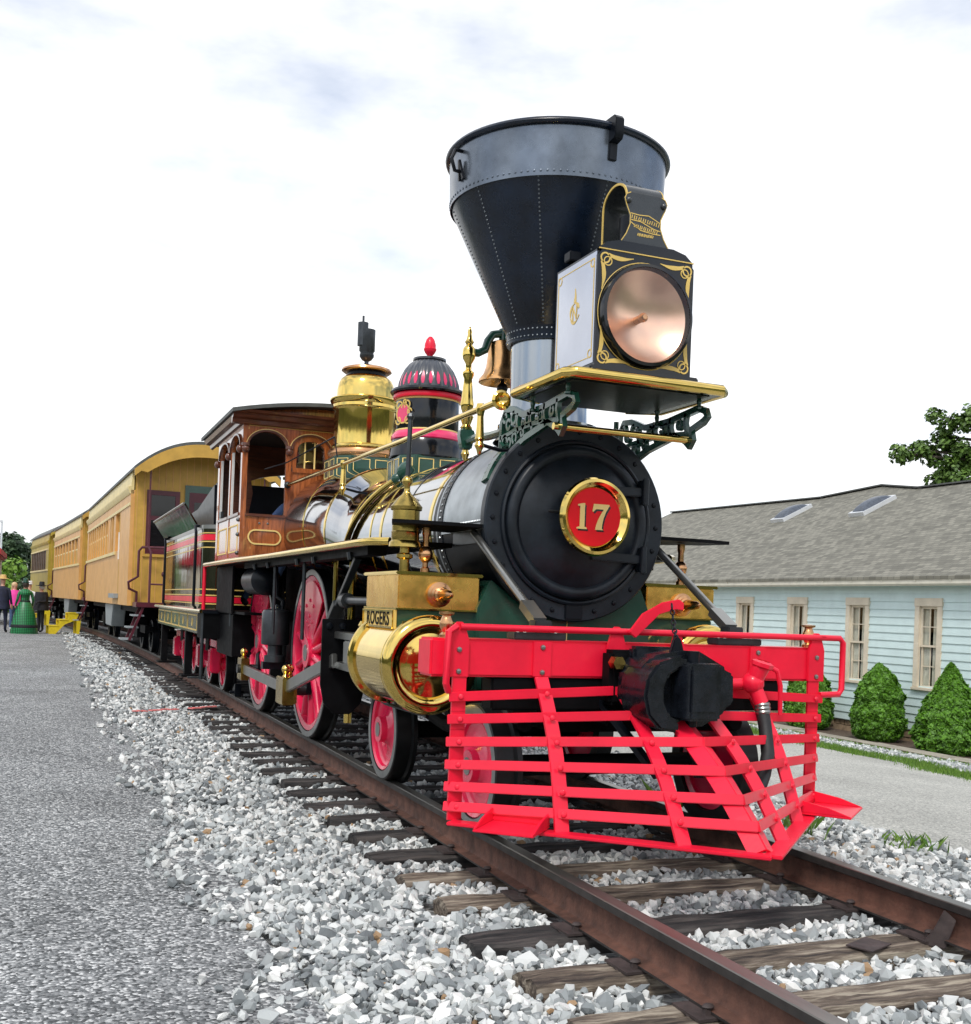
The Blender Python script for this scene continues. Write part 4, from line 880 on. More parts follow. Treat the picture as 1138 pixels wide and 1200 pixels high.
for k in range(24):
    a = 2*PI*(k+.0)/24; d_ = Vector((math.cos(a), math.sin(a), 0)); t_ = Z.cross(d_); b = B()
    ps = [((.266, 3.115), .008), ((.262, 3.15), .017), ((.250, 3.19), .014), ((.235, 3.225), .003)]
    for (r_, z_), w in ps:
        for q in (-1, 1): b.v.append(tuple(Vector((0, YD, z_))+d_*(r_*.962+.004)+t_*q*w))
    for j in range(3): b.f.append((2*j, 2*j+1, 2*j+3, 2*j+2))
    b.build('pink_flame', 'pink', sdm)
B().lathe([(.13, 3.35), (.145, 3.355), (.145, 3.372), (.06, 3.385), (0, 3.388)], (0, YD, 0), Z, 40).build('dome_cap', 'dome_grey', sdm)
B().lathe([(.03, 3.38), (.02, 3.40), (.045, 3.43), (.056, 3.455), (.056, 3.465), (.050, 3.47), (.05, 3.50), (.036, 3.545), (.015, 3.57), (0, 3.572)], (0, YD, 0), Z, 24).build('acorn', 'red', sdm)
# gilt cartouche on the dome side facing front-left
ca = R(203); d_ = Vector((math.cos(ca), math.sin(ca), 0)); t_ = Z.cross(d_)
B().prism(arc(0, 2.86, .075, 0, 360, 20)[:-1], Vector((0, YD, 0))+d_*.268, t_, Z, .012).build('red_cartouche', 'pink', sdm)
cb = B(); oc = Vector((0, YD, 0))+d_*.279
for (a, c, r_, s0, s1) in ((0, 2.86, .082, 0, 360), (.05, 2.93, .035, -60, 220), (-.05, 2.93, .035, -40, 240), (.06, 2.80, .03, 90, 380), (-.06, 2.80, .03, 160, 440), (.085, 2.87, .025, 0, 300), (.02, 2.955, .02, 0, 360)): cb.ribbon(arc(a, c, r_, s0, s1, 18), .013, oc, t_, Z, .003)
cb.build('gilt_scroll', 'gold', sdm)
# ---- steam dome
YT = 4.36
B().lathe([(.35, 2.71), (.372, 2.735), (.375, 2.77), (.365, 2.80), (.34, 2.815)], (0, YT, 0), Z, 56).build('dome_foot_ring', 'copper', loco)
sdo = B().lathe([(.335, 2.81), (.345, 2.83), (.335, 2.85), (.318, 2.86), (.318, 2.88), (.318, 3.215), (.325, 3.235), (.338, 3.245), (.338, 3.275), (.352, 3.285), (.368, 3.315), (.368, 3.335), (.352, 3.345), (.335, 3.35), (.305, 3.352), (.303, 3.375), (.300, 3.44), (.290, 3.50), (.268, 3.55), (.23, 3.58)], (0, YT, 0), Z, 64).build('steam_dome', 'brass', loco)
B().lathe([(.23, 3.575), (.20, 3.59), (.20, 3.625), (.15, 3.63)], (0, YT, 0), Z, 40).build('cap_neck', 'black', sdo)
B().lathe([(.15, 3.622), (.235, 3.625), (.262, 3.645), (.255, 3.665), (.20, 3.685), (.05, 3.70), (0, 3.70)], (0, YT, 0), Z, 48).build('dome_cap', 'copper', sdo)
WX, WYY = -.02, YT-.05
wh = B().lathe([(.025, 3.68), (.022, 3.74), (.05, 3.755), (.075, 3.79), (.075, 3.815), (.045, 3.82)], (WX, WYY, 0), Z, 20).build('whistle', 'steel_dark', loco)
B().lathe([(.045, 3.815), (.070, 3.82), (.070, 3.835), (.082, 3.85), (.082, 4.07), (.03, 4.08)], (WX, WYY, 0), Z, 20).build('whistle_bell', 'steel_dark', wh)
B().lathe([(.02, 3.9), (.055, 3.9), (.055, 4.14), (.02, 4.15), (.012, 4.15), (.012, 4.21), (0, 4.215)], (WX-.05, WYY, 0), Z, 16).build('whistle_pipe', 'steel_dark', wh)
# ---- bell
BY = .68
be = B().lathe([(.0, 3.19), (.07, 3.19), (.105, 3.175), (.116, 3.14), (.118, 3.08), (.126, 3.0), (.145, 2.945), (.175, 2.905), (.178, 2.885), (.172, 2.88), (.13, 2.93), (.08, 3.10), (0, 3.15)], (0.03, BY, 0), Z, 40).build('bell', 'bell_bronze', loco)
B().tube([(.03, BY, 3.1), (.03, BY, 2.87)], .014, 8).sph((.03, BY, 2.845), .042, 12).build('clapper', 'black', be)
B().tube([(-.24, BY-.05, 3.07), (-.19, BY-.05, 3.07), (-.135, BY-.04, 3.10), (-.11, BY-.03, 3.17), (-.07, BY-.02, 3.225), (0, BY, 3.245), (.06, BY, 3.245), (.14, BY, 3.20), (.19, BY, 3.10), (.26, BY, 3.07)], .030, 10).cyl((.03, BY, 3.19), (.03, BY, 3.28), .04, n=14).build('bell_yoke', 'green', loco)
SPP = [(.03, 2.50), (.045, 2.52), (.03, 2.54), (.052, 2.60), (.030, 2.62), (.045, 2.66), (.05, 2.69), (.042, 2.74), (.03, 2.87), (.042, 2.90), (.042, 2.92), (.022, 2.94), (.022, 2.98), (.045, 3.02), (.05, 3.05), (.045, 3.09), (.022, 3.12), (.034, 3.14), (.022, 3.16), (.014, 3.20), (.018, 3.21), (.006, 3.25), (0, 3.255)]
for sx in (-1, 1):
    B().lathe(SPP, (sx*.26, BY-.05, 0), Z, 14).build('bell_post', 'brass', loco)
    B().prism([(-.035, 2.36), (.035, 2.36), (.06, 2.47), (.045, 2.51), (-.045, 2.51), (-.06, 2.47)], (sx*.26, BY-.09, 0), X, Z, -.08).build('bell_post_foot', 'green', loco, bevel=.01)
    B().tube([(sx*.26, BY-.05, 2.42), (sx*.26, BY-.30, 2.42), (sx*.26, BY-.5, 2.40), (sx*.34, -.30, 2.36)], .03, 8).build('bell_arm', 'green', loco)
    B().lathe([(.03, 2.39), (.02, 2.36), (.032, 2.33), (.02, 2.30), (.006, 2.27), (0, 2.268)], (sx*.26, BY-.05, 0), -Z*-1, 12).build('post_drop', 'brass', loco)
# ---- handrails, stanchions
for sx in (-1, 1):
    x_ = sx*.63
    y_h = -.86 if sx < 0 else .35
    hr = B().tube([(x_, y_h, 2.43), (x_, 1, 2.435), (x_, 2.8, 2.455), (x_, 5.15, 2.48)], .020, 10).build('handrail', 'brass', loco)
    B().lathe([(.02, 0), (.03, .03), (.055, .06), (.06, .075), (.045, .085), (.03, .06), (0, .045)], (x_, y_h+.01, 2.43), -Y, 16).build('handrail_cup', 'brass', hr)
    B().sph((x_, 5.12, 2.48), .04, 12).build('handrail_socket', 'steel_dark', hr)
    for yy in ((-.60 if sx < 0 else .6), 2.70):
        zt = 2.43 if yy < 0 else 2.452
        B().lathe([(.026, .03), (.030, .0), (.022, -.03), (.020, -.05), (.026, -.17), (.032, -.185), (.022, -.20), (.032, -.225), (.018, -.25), (.012, -.275), (0, -.285)], (x_, yy, zt), Z, 14).build('stanchion', 'brass', hr)
        r_, z_ = (.592, ZC) if yy < .1 else boiler_at(yy)
        B().tube([(x_, yy, zt-.215), (sx*.50, yy, zt-.24), (sx*.40, yy, z_+math.sqrt(r_*r_-.16)-.01)], .012, 6).build('stanchion_arm', 'black', hr)
# feed pipe from its green check valve down the barrel
for sx in (-1, 1):
    pts_ = []
    for i in range(12):
        a = R(52-i*5.4); r_, z_ = boiler_at(2.25+.0*i); yy = 1.95+.06*i; r_, z_ = boiler_at(yy); pts_.append((sx*(r_+.03)*math.cos(a), yy, z_+(r_+.03)*math.sin(a)))
    fpz = B().tube(pts_, .026, 10).build('feed_pipe', 'brass', loco)
    p0 = Vector(pts_[0]); B().lathe([(.03, -.02), (.045, 0), (.045, .03), (.035, .05), (.06, .08), (.065, .14), (.05, .18), (0, .19)], p0, Vector((-sx*.45, -.35, .55)), 16).build('check_valve', 'green', fpz)
for sx in (-1, 1):
    cp = B().lathe([(.0, 0), (.05, 0), (.05, .05), (.06, .055), (.06, .075), (.02, .085), (.02, .10), (0, .105)], (sx*.60, .9, 1.80), Vector((sx, -.5, 0)), 16); cp.build('wash_out_plug', 'black', loco)
# ---- pilot beam and pilot
PB = -1.62
beam = B().box((-1.245, PB, .872), (1.16, PB+.20, 1.065)).build('pilot_beam', 'red', loco, bevel=.012)
pilot_rail = B().tube([(-1.10, PB-.02, 1.125), (-.5, PB-.02, 1.125), (.5, PB-.02, 1.125), (1.15, PB-.02, 1.125)], .018, 10).build('pilot_handrail', 'red', loco)
B().tube([(1.12, PB-.02, 1.125), (1.26, PB-.02, 1.125), (1.285, PB-.02, 1.10), (1.285, PB-.02, .83), (1.265, PB-.02, .80), (1.13, PB-.02, .795)], .018, 10).build('grab_loop', 'red', pilot_rail)
B().tube([(-1.12, PB-.02, 1.125), (-1.17, PB-.05, 1.10), (-1.175, PB-.05, .84), (-1.15, PB-.02, .80)], .018, 10).build('grab_loop', 'red', pilot_rail)
for x_ in (-1.10, -.205, 1.10):
    q = B().prism([(-.055, .872), (.055, .872), (.055, 1.05), (.03, 1.13), (.015, 1.15), (-.015, 1.15), (-.03, 1.13), (-.055, 1.05)], (x_, PB-.001, 0), X, Z, .020).build('beam_bracket', 'red', beam, bevel=.003)
    rivets('bolt', [(x_, PB-.021, zz) for zz in (.90, 1.01)], [(0, -1, 0)]*2, .016, 'steel', beam)
for x_ in (-.635, .70):
    B().box((x_-.05, PB-.014, .88), (x_+.05, PB-.001, 1.06)).build('beam_strap', 'red', beam); rivets('bolt', [(x_, PB-.014, zz) for zz in (.90, 1.03)], [(0, -1, 0)]*2, .016, 'steel', beam)
def apex_y(z): t_ = (.87-z)/.70; return PB-1.12*t_-.11*math.sin(PI*min(1, max(0, t_)))
XC = 1.09
def face_pt(s_, z, side):        # s 0 at the corner post, 1 at the centre rib
    za = z+.055*s_; return Vector((side*XC*(1-s_), PB-.012+(apex_y(za)-PB)*s_, za))
BZ = [.775, .662, .548, .433, .322, .222]
for side in (-1, 1):
    for k, z in enumerate(BZ):
        s1 = 1. if k > 1 else (.78, .90)[k]
        a, c = face_pt(0, z, side), face_pt(s1, z, side); ov = (a-c).normalized()*.055
        nrm = (c-a).cross(Z)*(1 if side < 0 else -1); nrm = nrm.normalized()
        sl_ = Vector((0, 1, .75)).normalized() if k else Z
        B().bar(a+ov+nrm*.018, c+nrm*.018-ov*.3, .049, .014, side=(Z*.93-nrm*.3*(k/5.))).build('pilot_bar', 'red', loco, bevel=.003)
    RIBS = [(1.09, 1.09), (.635, .69), (.205, .275)]
    for j, (xt, xb) in enumerate(RIBS):
        b = B(); top = Vector((side*xt, PB-.006, .88 if j else .88)); prev = None; pts_ = []
        for i in range(9):
            z = .88-(.88-.155)*i/8; 
            s_t = 1-(xt+(xb-xt)*i/8)/XC; s_t = max(0, s_t); zz = z; yy = PB-.006+(apex_y(zz)-PB)*s_t if j else PB-.006
            pts_.append(Vector((side*(xt+(xb-xt)*i/8), yy, zz)))
        for p_, q_ in zip(pts_, pts_[1:]): b.bar(p_, q_+(q_-p_)*.02, .074, .016, side=(1, 0, 0) if j == 0 else (side*-1, -1*.55*-1*0, 0))
        b.build('pilot_rib', 'red', loco)
        rp_ = []
        for z in BZ:
            s_t = 1-(xt+(xb-xt)*(.88-z)/.725)/XC; rp_.append(face_pt(max(0, s_t), z, side)+Vector((side*.0, -.030, 0)))
        rivets('bolt', rp_, [Vector((side*.4, -1, .2))]*6, .015, 'red', loco, 8)
cr = B(); pts_ = [Vector((0, apex_y(z)+.005, z)) for z in lin(.70, .17, 8)]
for p_, q_ in zip(pts_, pts_[1:]):
    for side in (-1, 1): cr.bar(p_+X*side*.034+Y*.034, q_+X*side*.034+Y*.034, .080, .014, side=(side, 1.0, 0))
cr.build('centre_rib', 'red', loco)
for side in (-1, 1):
    rivets('bolt', [Vector((side*.06, apex_y(z+.055)+.025, z+.05)) for z in BZ[2:]], [Vector((side*.7, -1, .1))]*4, .015, 'red', loco, 8)
    c0, c1 = Vector((side*1.12, PB-.03, .145)), Vector((0, apex_y(.165)-.02, .165))
    B().bar(c0, c1, .085, .018, side=(-side, 1, 0)).build('pilot_shoe', 'red', loco, bevel=.004)
    # footboard: an open tray
    ft = B(); fm = Matrix.Translation((side*(.925 if side < 0 else 1.06), PB-.36 if side < 0 else PB-.24, .165)) @ Matrix.Rotation(R(-41)*-side, 4, 'Z')
    w_ = .15 if side < 0 else .20; ft.box((-w_, -.14, 0), (w_, .14, .012), fm); ft.box((-w_, .128, .012), (w_, .14, .075), fm); ft.prism([(-.14, .012), (.128, .012), (.128, .075), (-.02, .05)], fm @ Vector((w_, 0, 0)), fm.to_3x3() @ Y, Z, -.012); ft.prism([(-.14, .012), (.128, .012), (.128, .075), (-.02, .05)], fm @ Vector((-w_, 0, 0)), fm.to_3x3() @ Y, Z, .012)
    ft.build('footboard', 'red', loco, bevel=.003)
B().box((-.9, PB+.02, .70), (.9, PB+.16, .871)).box((-.25, PB-.02, .62), (.25, PB+.5, .86)).build('draft_gear', 'soot', loco, bevel=.01)
for side in (-1, 1): B().bar((side*.3, PB+.15, .85), (side*.12, PB-.35, .40), .05, .03).build('pilot_stay', 'black', loco)
# ---- knuckle coupler
cp = thing  # (kept short)
kn = B()
kn.box((-.29, PB-.12, .74), (.22, PB-.005, 1.03)); kn.box((-.20, PB-.34, .72), (.13, PB-.10, 1.0))
cpl = kn.build('coupler', 'soot', loco, bevel=.02)
mat('coupler_iron', (.007, .009, .013), .25, var=.5, vs=9, bump=.3, bs=14, spec=.45, rv=.3)
B().prism([(-.18, 1.015), (.0, 1.045), (.10, 1.04), (.27, .955), (.29, .90), (.285, .77), (.25, .72), (.13, .655), (-.12, .65), (-.24, .74), (-.26, .80), (-.255, .94)], (0, PB-.12, 0), X, Z, .25).build('coupler_head', 'coupler_iron', cpl, bevel=.022)
B().prism([(-.03, 1.005), (-.12, 1.01), (-.21, .985), (-.27, .91), (-.285, .82), (-.26, .72), (-.19, .65), (-.08, .635), (-.08, .695), (-.14, .725), (-.17, .79), (-.172, .86), (-.15, .92), (-.09, .955), (-.03, .96)], (0, PB-.20, 0), X, Z, .27).build('guard_arm', 'coupler_iron', cpl, bevel=.014)
B().prism([(-.075, PB-.33), (.115, PB-.33), (.14, PB-.44), (.125, PB-.52), (-.055, PB-.53), (-.085, PB-.47)], (0, 0, .70), X, Y, .285).build('knuckle', 'coupler_iron', cpl, bevel=.012)
B().prism([(.12, .99), (.27, .93), (.275, .78), (.12, .70)], (0, PB-.365, 0), X, Z, .05).build('lock_wall', 'coupler_iron', cpl, bevel=.012)
B().box((-.055, PB-.534, .745), (.09, PB-.524, .955)).build('knuckle_face', 'coupler_iron', cpl, bevel=.004)
B().box((-.20, PB-.20, .985), (.05, PB-.13, 1.055)).build('top_lug', 'coupler_iron', cpl, bevel=.015)
B().cyl((.03, PB-.40, .66), (.03, PB-.40, 1.045), .03).build('knuckle_pin', 'black', cpl)
B().cyl((-.27, PB-.115, .965), (-.27, PB-.175, .965), .036, n=6).build('coupler_nut', 'brass_old', cpl)
B().prism([(-.04, 0), (.04, 0), (.02, .07), (.0, .085), (-.02, .07)], (-.02, PB-.30, 1.03), X, Z, .03).build('pin_lifter', 'black', cpl, bevel=.005)
ch = B(); c0, c1 = Vector((-.02, PB-.31, 1.10)), Vector((.06, PB-.12, 1.285))
for i in range(8):
    p_ = c0.lerp(c1, (i+.5)/8)-Z*.02*math.sin(PI*(i+.5)/8); d_ = (c1-c0).normalized(); u, w, _ = frame(d_); 
    if i % 2: u = w
    ch.tube([p_+d_*.020*math.cos(t_)+u*.011*math.sin(t_) for t_ in [2*PI*j/10 for j in range(10)]], .0045, 5, closed=True)
ch.build('chain', 'black', loco)
lv = B().prism([(-.20, 0), (-.16, -.03), (-.02, .10), (.08, .13), (.13, .125), (.13, .165), (.10, .185), (.0, .165), (-.12, .10)], (-.0+.04, PB-.05, 1.125), X, Z, .02); lv.build('uncoupling_lever', 'red', pilot_rail, bevel=.003)
B().prism([(-.05, .90), (.05, .90), (.06, 1.03), (.025, 1.14), (-.01, 1.15), (-.03, 1.05)], (.16, PB-.002, 0), X, Z, .022).build('lever_bracket', 'red', beam, bevel=.004)
# brake pipe, angle cock and hose
vx = .56
av = B().cyl((vx-.20, PB-.10, .86), (vx+.02, PB-.15, .865), .030).sph((vx, PB-.17, .87), .062, 14).cyl((vx, PB-.17, .87), (vx+.03, PB-.20, .97), .045, .05).lathe([(.05, 0), (.062, .01), (.062, .03), (.04, .04)], (vx+.03, PB-.20, .955), (.2, -.2, 1), 8).cyl((vx, PB-.17, .87), (vx+.04, PB-.20, .76), .04).build('angle_cock', 'red', loco)
B().tube([(vx+.03, PB-.20, .985), (vx+.12, PB-.22, .94), (vx+.145, PB-.22, .86), (vx+.15, PB-.22, .70)], [.012, .014, .014, .012], 8).build('cock_handle', 'red', av)
B().lathe([(.040, 0), (.044, .01), (.040, .02), (.044, .03), (.040, .04), (.044, .05), (.038, .06)], (vx+.042, PB-.202, .765), (.08, -.12, -1), 14).build('hose_clamp', 'steel', av)
B().tube([(vx+.045, PB-.205, .72), (vx+.045, PB-.235, .63), (vx+.02, PB-.30, .50), (vx-.06, PB-.38, .40), (vx-.15, PB-.46, .335)], .036, 14).build('air_hose', 'rubber', av)
for sx in (0, .055): B().bar((vx-.28+sx, PB-.03, 1.03), (vx-.12+sx, PB-.12, .86), .012, .012).build('cut_rod', 'red', beam)
# ---- stays from the smokebox
for sx in (-1, 1):
    s0, s1 = Vector((sx*.625, -.55, 1.68)), Vector((sx*.60, -1.50, 1.16))
    b = B().cyl(s0, s0.lerp(s1, .84), .024, n=12).bar(s0.lerp(s1, .82), s1, .075, .05, side=X); b.build('front_stay', 'steel', loco, bevel=.0)
    B().box((sx*.62-.15, PB+.05, 1.066), (sx*.62+.15, PB+.16, 1.105)).box((sx*.60-.05, PB+.06, 1.10), (sx*.60+.05, PB+.15, 1.17)).build('stay_foot', 'steel_dark', loco, bevel=.006)
    rivets('bolt', [(sx*.62+q, PB+.10, 1.105) for q in (-.11, -.07, .07, .11)], [(0, 0, 1)]*4, .016, 'steel', loco)
    # front running board wing
    B().prism([(sx*.56, -.66), (sx*.56, -.05), (sx*.80, -.10), (sx*1.10, -.40), (sx*1.17, -.62), (sx*1.0, -.66)], (0, 0, 1.705), X, Y, .022).build('wing_board', 'soot', loco)
    B().box((sx*.575-.02, -.64, 1.62), (sx*.575+.02, -.1, 1.705)).build('wing_bracket', 'steel_dark', loco)
# ---- saddle, cylinders, steam chests
B().prism([(-.60, .72), (.60, .72), (.60, 1.22), (.52, 1.40), (.38, 1.30), (.0, 1.165), (-.38, 1.30), (-.52, 1.40), (-.60, 1.22)], (0, .10, 0), X, Z, .70).build('cylinder_saddle', 'green', loco, bevel=.01)
B().box((-.0, -.604, .75), (.006, -.6005, 1.16)).build('saddle_joint', 'cream', loco)
for sx in (-1, 1):
    CX = sx*.945; CZ = .878
    cy = B().lathe([(.262, -.60), (.262, .10)], (CX, -.10, CZ), Y, 56).build('cylinder', 'brass', loco)
    B().lathe([(.255, -.02), (.285, -.015), (.292, .005), (.285, .03), (.255, .04), (.10, .05), (0, .05)], (CX, .02, CZ), Y, 56).build('rear_cover', 'brass', cy)
    B().lathe([(.262, .03), (.276, .02), (.284, .0), (.276, -.015), (.286, -.03), (.293, -.055), (.288, -.085), (.270, -.105), (.245, -.115), (.215, -.108), (.195, -.088), (.188, -.075), (.183, -.075), (.15, -.088), (.08, -.10), (0, -.104)], (CX, -.68, CZ), Y, 64).build('front_cover', 'brass', cy)
    for yy in (-.66, -.02): pass
    B().box((min(CX-.155, CX+.155), -.55, 1.08), (max(CX-.155, CX+.155), .12, 1.198)).box((min(sx*.59, sx*.80), -.55, .95), (max(sx*.59, sx*.80), .12, 1.198)).build('valve_seat', 'green', loco, bevel=.006)
    chx0, chx1 = min(sx*.585, sx*1.10), max(sx*.585, sx*1.10)
    sc = B().box((chx0, -.57, 1.205), (chx1, .115, 1.405)).build('steam_chest', 'brass_chest', loco, bevel=.006)
    B().box((chx0-.02, -.59, 1.405), (chx1+.02, .135, 1.425)).build('chest_lid', 'brass', sc, bevel=.006); B().box((chx0-.012, -.58, 1.196), (chx1+.012, .125, 1.206)).build('chest_sill', 'brass', sc)
    B().lathe([(.074, 0), (.076, .022), (.060, .026), (.062, .045), (.046, .050), (.046, .065), (.034, .072), (.036, .085), (.030, .15), (.024, .20), (.010, .225), (0, .228)], (sx*.845, -.57, 1.293), -Y, 28).build('chest_nose', 'copper', sc)
    # maker's plate
    if sx < 0:
        mk = B().box((-1.118, -.565, 1.078), (-1.10, .11, 1.194)).build('maker_plate', 'gold', loco, bevel=.003)
        B().ribbon([(-.098, 1.087), (.552, 1.087), (.552, 1.185), (-.098, 1.185)], .012, (-1.118, 0, 0), -Y, Z, .008, closed=True).build('plate_rim', 'brass', mk)
        text_mesh('ROGERS', .122, (-1.1195, -.227, 1.136), -Y, Z, .004, 'soot', 'lettering', .0018, mk)
    B().cyl((CX+sx*.13, -.95+.26, 1.10), (CX+sx*.13, -.95+.26, 1.13), .03).build('cock_base', 'brass', cy)
    B().lathe([(.036, 0), (.036, .015), (.022, .028), (.034, .055), (.037, .075), (.026, .10), (.022, .112), (.04, .12), (.04, .13), (0, .135)], (sx*1.13, PB+.10, 1.065), Z, 18).build('flag_socket', 'copper', beam)
    # drain cock rods
    B().tube([(CX-sx*.02, -.68, .575), (CX-sx*.0, .1, .575), (CX+sx*.05, .2, .62)], .012, 6).build('drain_rod', 'black', cy)
    # tallow pot on the steam chest with its flagstaff
    PX, PY = sx*1.02, -.42
    if sx < 0: pt_ = B().lathe([(.03, 1.425), (.03, 1.50), (.05, 1.51), (.05, 1.53), (.03, 1.54), (.03, 1.57), (.10, 1.575), (.098, 1.60), (.085, 1.615), (.085, 1.66), (.088, 1.665), (.083, 1.67), (.083, 1.795), (.095, 1.80), (.098, 1.82), (.085, 1.835), (.06, 1.87), (.03, 1.895), (.018, 1.915), (.018, 1.945), (.033, 1.965), (.033, 1.985), (.018, 2.005), (.012, 2.01)], (PX, PY, 0), Z, 28).build('lubricator', 'brass_old', loco)
    if sx < 0: B().cyl((PX, PY, 2.0), (PX+.004, PY, 2.36), .015, n=8).sph((PX+.004, PY, 2.37), .025, 8).build('flagstaff', 'steel_dark', pt_)
    B().lathe([(.028, 1.425), (.028, 1.45), (.018, 1.46), (.018, 1.485), (.040, 1.51), (.046, 1.54), (.036, 1.57), (.02, 1.585), (.02, 1.64), (.026, 1.66), (.026, 1.70)], (sx*.90, -.46, 0), Z, 18).build('oil_cup', 'copper', loco)
    # running board with brass lip
    rbz = 1.605
    poly = [(sx*.60, -.10), (sx*1.02, -.10), (sx*1.10, -.02), (sx*1.13, .2), (sx*1.15, 3.2), (sx*1.22, 5.2), (sx*1.22, 7.05), (sx*.60, 7.05)]
    rbd = B().prism(poly, (0, 0, rbz), X, Y, .03).build('running_board', 'soot', loco)
    B().tube([(p_[0], p_[1], rbz+.018) for p_ in poly[1:7]], .028, 10).build('brass_lip', 'brass', rbd)
    B().box((min(sx*.95, sx*1.08), .2, rbz-.06), (max(sx*.95, sx*1.08), 5.0, rbz)).build('board_angle', 'soot', rbd)
    for yy in (.6, 1.7, 2.3, 3.6, 4.3): B().cyl((sx*1.09, yy, rbz-.08), (sx*1.10, yy, rbz-.03), .018, n=6).build('board_bolt', 'steel_dark', rbd)
# ---- frames, firebox, ash pan
for sx in (-1, 1):
    B().box((min(sx*.46, sx*.56), -1.42, .62), (max(sx*.46, sx*.56), 7.2, .80)).box((min(sx*.46, sx*.56), 2.2, .80), (max(sx*.46, sx*.56), 6.9, 1.10)).build('frame_bar', 'soot', loco)
B().box((-.45, 3.6, .45), (.45, 5.9, 1.7)).box((-.4, .6, .95), (.4, 3.6, 1.25)).build('firebox', 'soot', loco, bevel=.02)
B().box((-.55, 1.0, .82), (.55, 1.1, 1.25)).box((-.4, -1.3, .55), (.4, 1.2, .68)).build('truck_bolster', 'soot', loco)
B().box((-1.02, 6.0, .55), (1.02, 7.2, 1.04)).box((-1.06, 5.9, 1.05), (-1.03, 7.1, 1.60)).box((1.03, 5.9, 1.05), (1.06, 7.1, 1.60)).build('cab_underframe', 'soot', loco, bevel=.01)
# ---- wheels
def wheel_parts(Rw, spokes, hub_r, tw_, rim, cw=None):
    """wheel about the x axis, outer face at x=0, body towards +x; returns list of (name, mesh, children)"""
    out = []
    ty = B().lathe([(Rw-.065, .0), (Rw-.012, .0), (Rw-.004, .004), (Rw, .10), (Rw+.0, .103), (Rw+.028, .112), (Rw+.028, .14), (Rw-.06, .14), (Rw-.065, .0)], (0, 0, 0), X, 72)
    out.append(('tyre', ty.mesh('tyre', 'tread_black')))
    fc = B().lathe([(Rw-.062, -.0015), (Rw-.014, -.0015)], (0, 0, 0), X, 72); out.append(('tyre_face', fc.mesh('tyre_face', 'tyre')))
    rm = B().lathe([(Rw-.065, .01), (Rw-.072, .003), (Rw-.065-rim, .012), (Rw-.07-rim, .03), (Rw-.07-rim, .11), (Rw-.065, .12)], (0, 0, 0), X, 64); out.append(('rim', rm.mesh('rim', 'wheel_red')))
    hb_ = B().lathe([(.0, -.03), (hub_r*.98, -.03), (hub_r, -.02), (hub_r, .13), (0, .13)], (0, 0, 0), X, 32); out.append(('hub', hb_.mesh('hub', 'wheel_red')))
    ax_ = B().lathe([(0, -.034), (hub_r*.55, -.034), (hub_r*.55, -.028)], (0, 0, 0), X, 24); out.append(('axle_end', ax_.mesh('axle_end', 'steel')))
    if spokes:
        for k in range(spokes):
            a = 2*PI*(k+.5)/spokes; d_ = Vector((0, math.cos(a), math.sin(a))); b = B(); t_ = X.cross(d_)
            n = 8
            v = []
            for r_, w, x0, x1 in ((hub_r*.9, .040, -.012, .11), ((hub_r+Rw)/2, .030, .012, .10), (Rw-.06-rim, .040, .014, .11)):
                for i in range(n): q = 2*PI*i/n; v.append(d_*r_+t_*w*math.cos(q)+X*((x0+x1)/2+(x1-x0)/2*math.sin(q)))
            b.add(v, [(j*n+i, j*n+(i+1) % n, (j+1)*n+(i+1) % n, (j+1)*n+i) for j in range(2) for i in range(n)]); out.append(('spoke', b.mesh('spoke', 'wheel_red', smooth=70)))
    else:
        ds = B().lathe([(hub_r*.9, .0), (hub_r*1.15, .035), (Rw*.62, .055), (Rw-.07-rim, .035), (Rw-.06-rim, .03), (Rw-.06-rim, .09), (hub_r, .10)], (0, 0, 0), X, 56); out.append(('disc', ds.mesh('disc', 'wheel_red', smooth=60)))
    if cw:
        ro = Rw-.06-rim; poly = arc(0, 0, ro, 90-cw, 90+cw, 18)+[(-hub_r*.9, hub_r*.7), (hub_r*.9, hub_r*.7)]
        c = B().prism([(-a, b_) for a, b_ in poly], (.012, 0, 0), -Y, Z, .014); out.append(('counterweight', c.mesh('counterweight', 'wheel_red', bevel=.004)))
        rv_ = B()
        for (yy, zz) in ((-.14, .42), (.0, .47), (.14, .42), (-.10, .28), (.1, .28), (0, .33), (.02, .24)): rv_.lathe([(.018, 0), (.014, .01), (0, .014)], (-.002, yy, zz), -X, 8)
        out.append(('counterweight_bolts', rv_.mesh('counterweight_bolts', 'wheel_red')))
    return out
mat('tread_black', (.012, .013, .014), .35, metal=.3, var=.3)
DRV = wheel_parts(.762, 14, .135, .14, .055, 44); TRK = wheel_parts(.35, 0, .09, .14, .03); TRKB = []
for n_, m_ in TRK:
    m2 = m_.copy(); m2.materials.clear(); m2.materials.append(M['black']); TRKB.append((n_, m2))
def add_wheel(parts, nm, sx, y, r, parent, ang=0):
    root = None
    w = bpy.data.objects.new(nm, [m_ for n_, m_ in parts if n_ == 'rim'][0]); col.objects.link(w); w.parent = parent
    w.location = (sx*.822, y, r+.001); w.rotation_euler = (ang, 0, 0) if sx < 0 else (-ang, 0, PI)
    for n_, m_ in parts:
        if n_ != 'rim': put(n_, m_, w)
    return w
for y in (2.947, 5.386):
    for sx in (-1, 1): add_wheel(DRV, 'driving_wheel', sx, y, .762, loco, R(0))
    B().cyl((-.70, y, .762), (.70, y, .762), .09).build('axle', 'soot', loco)
for y in (-1.17, .575):
    for sx in (-1, 1): add_wheel(TRK, 'truck_wheel', sx, y, .35, loco)
    B().cyl((-.70, y, .35), (.70, y, .35), .06).build('axle', 'soot', loco)
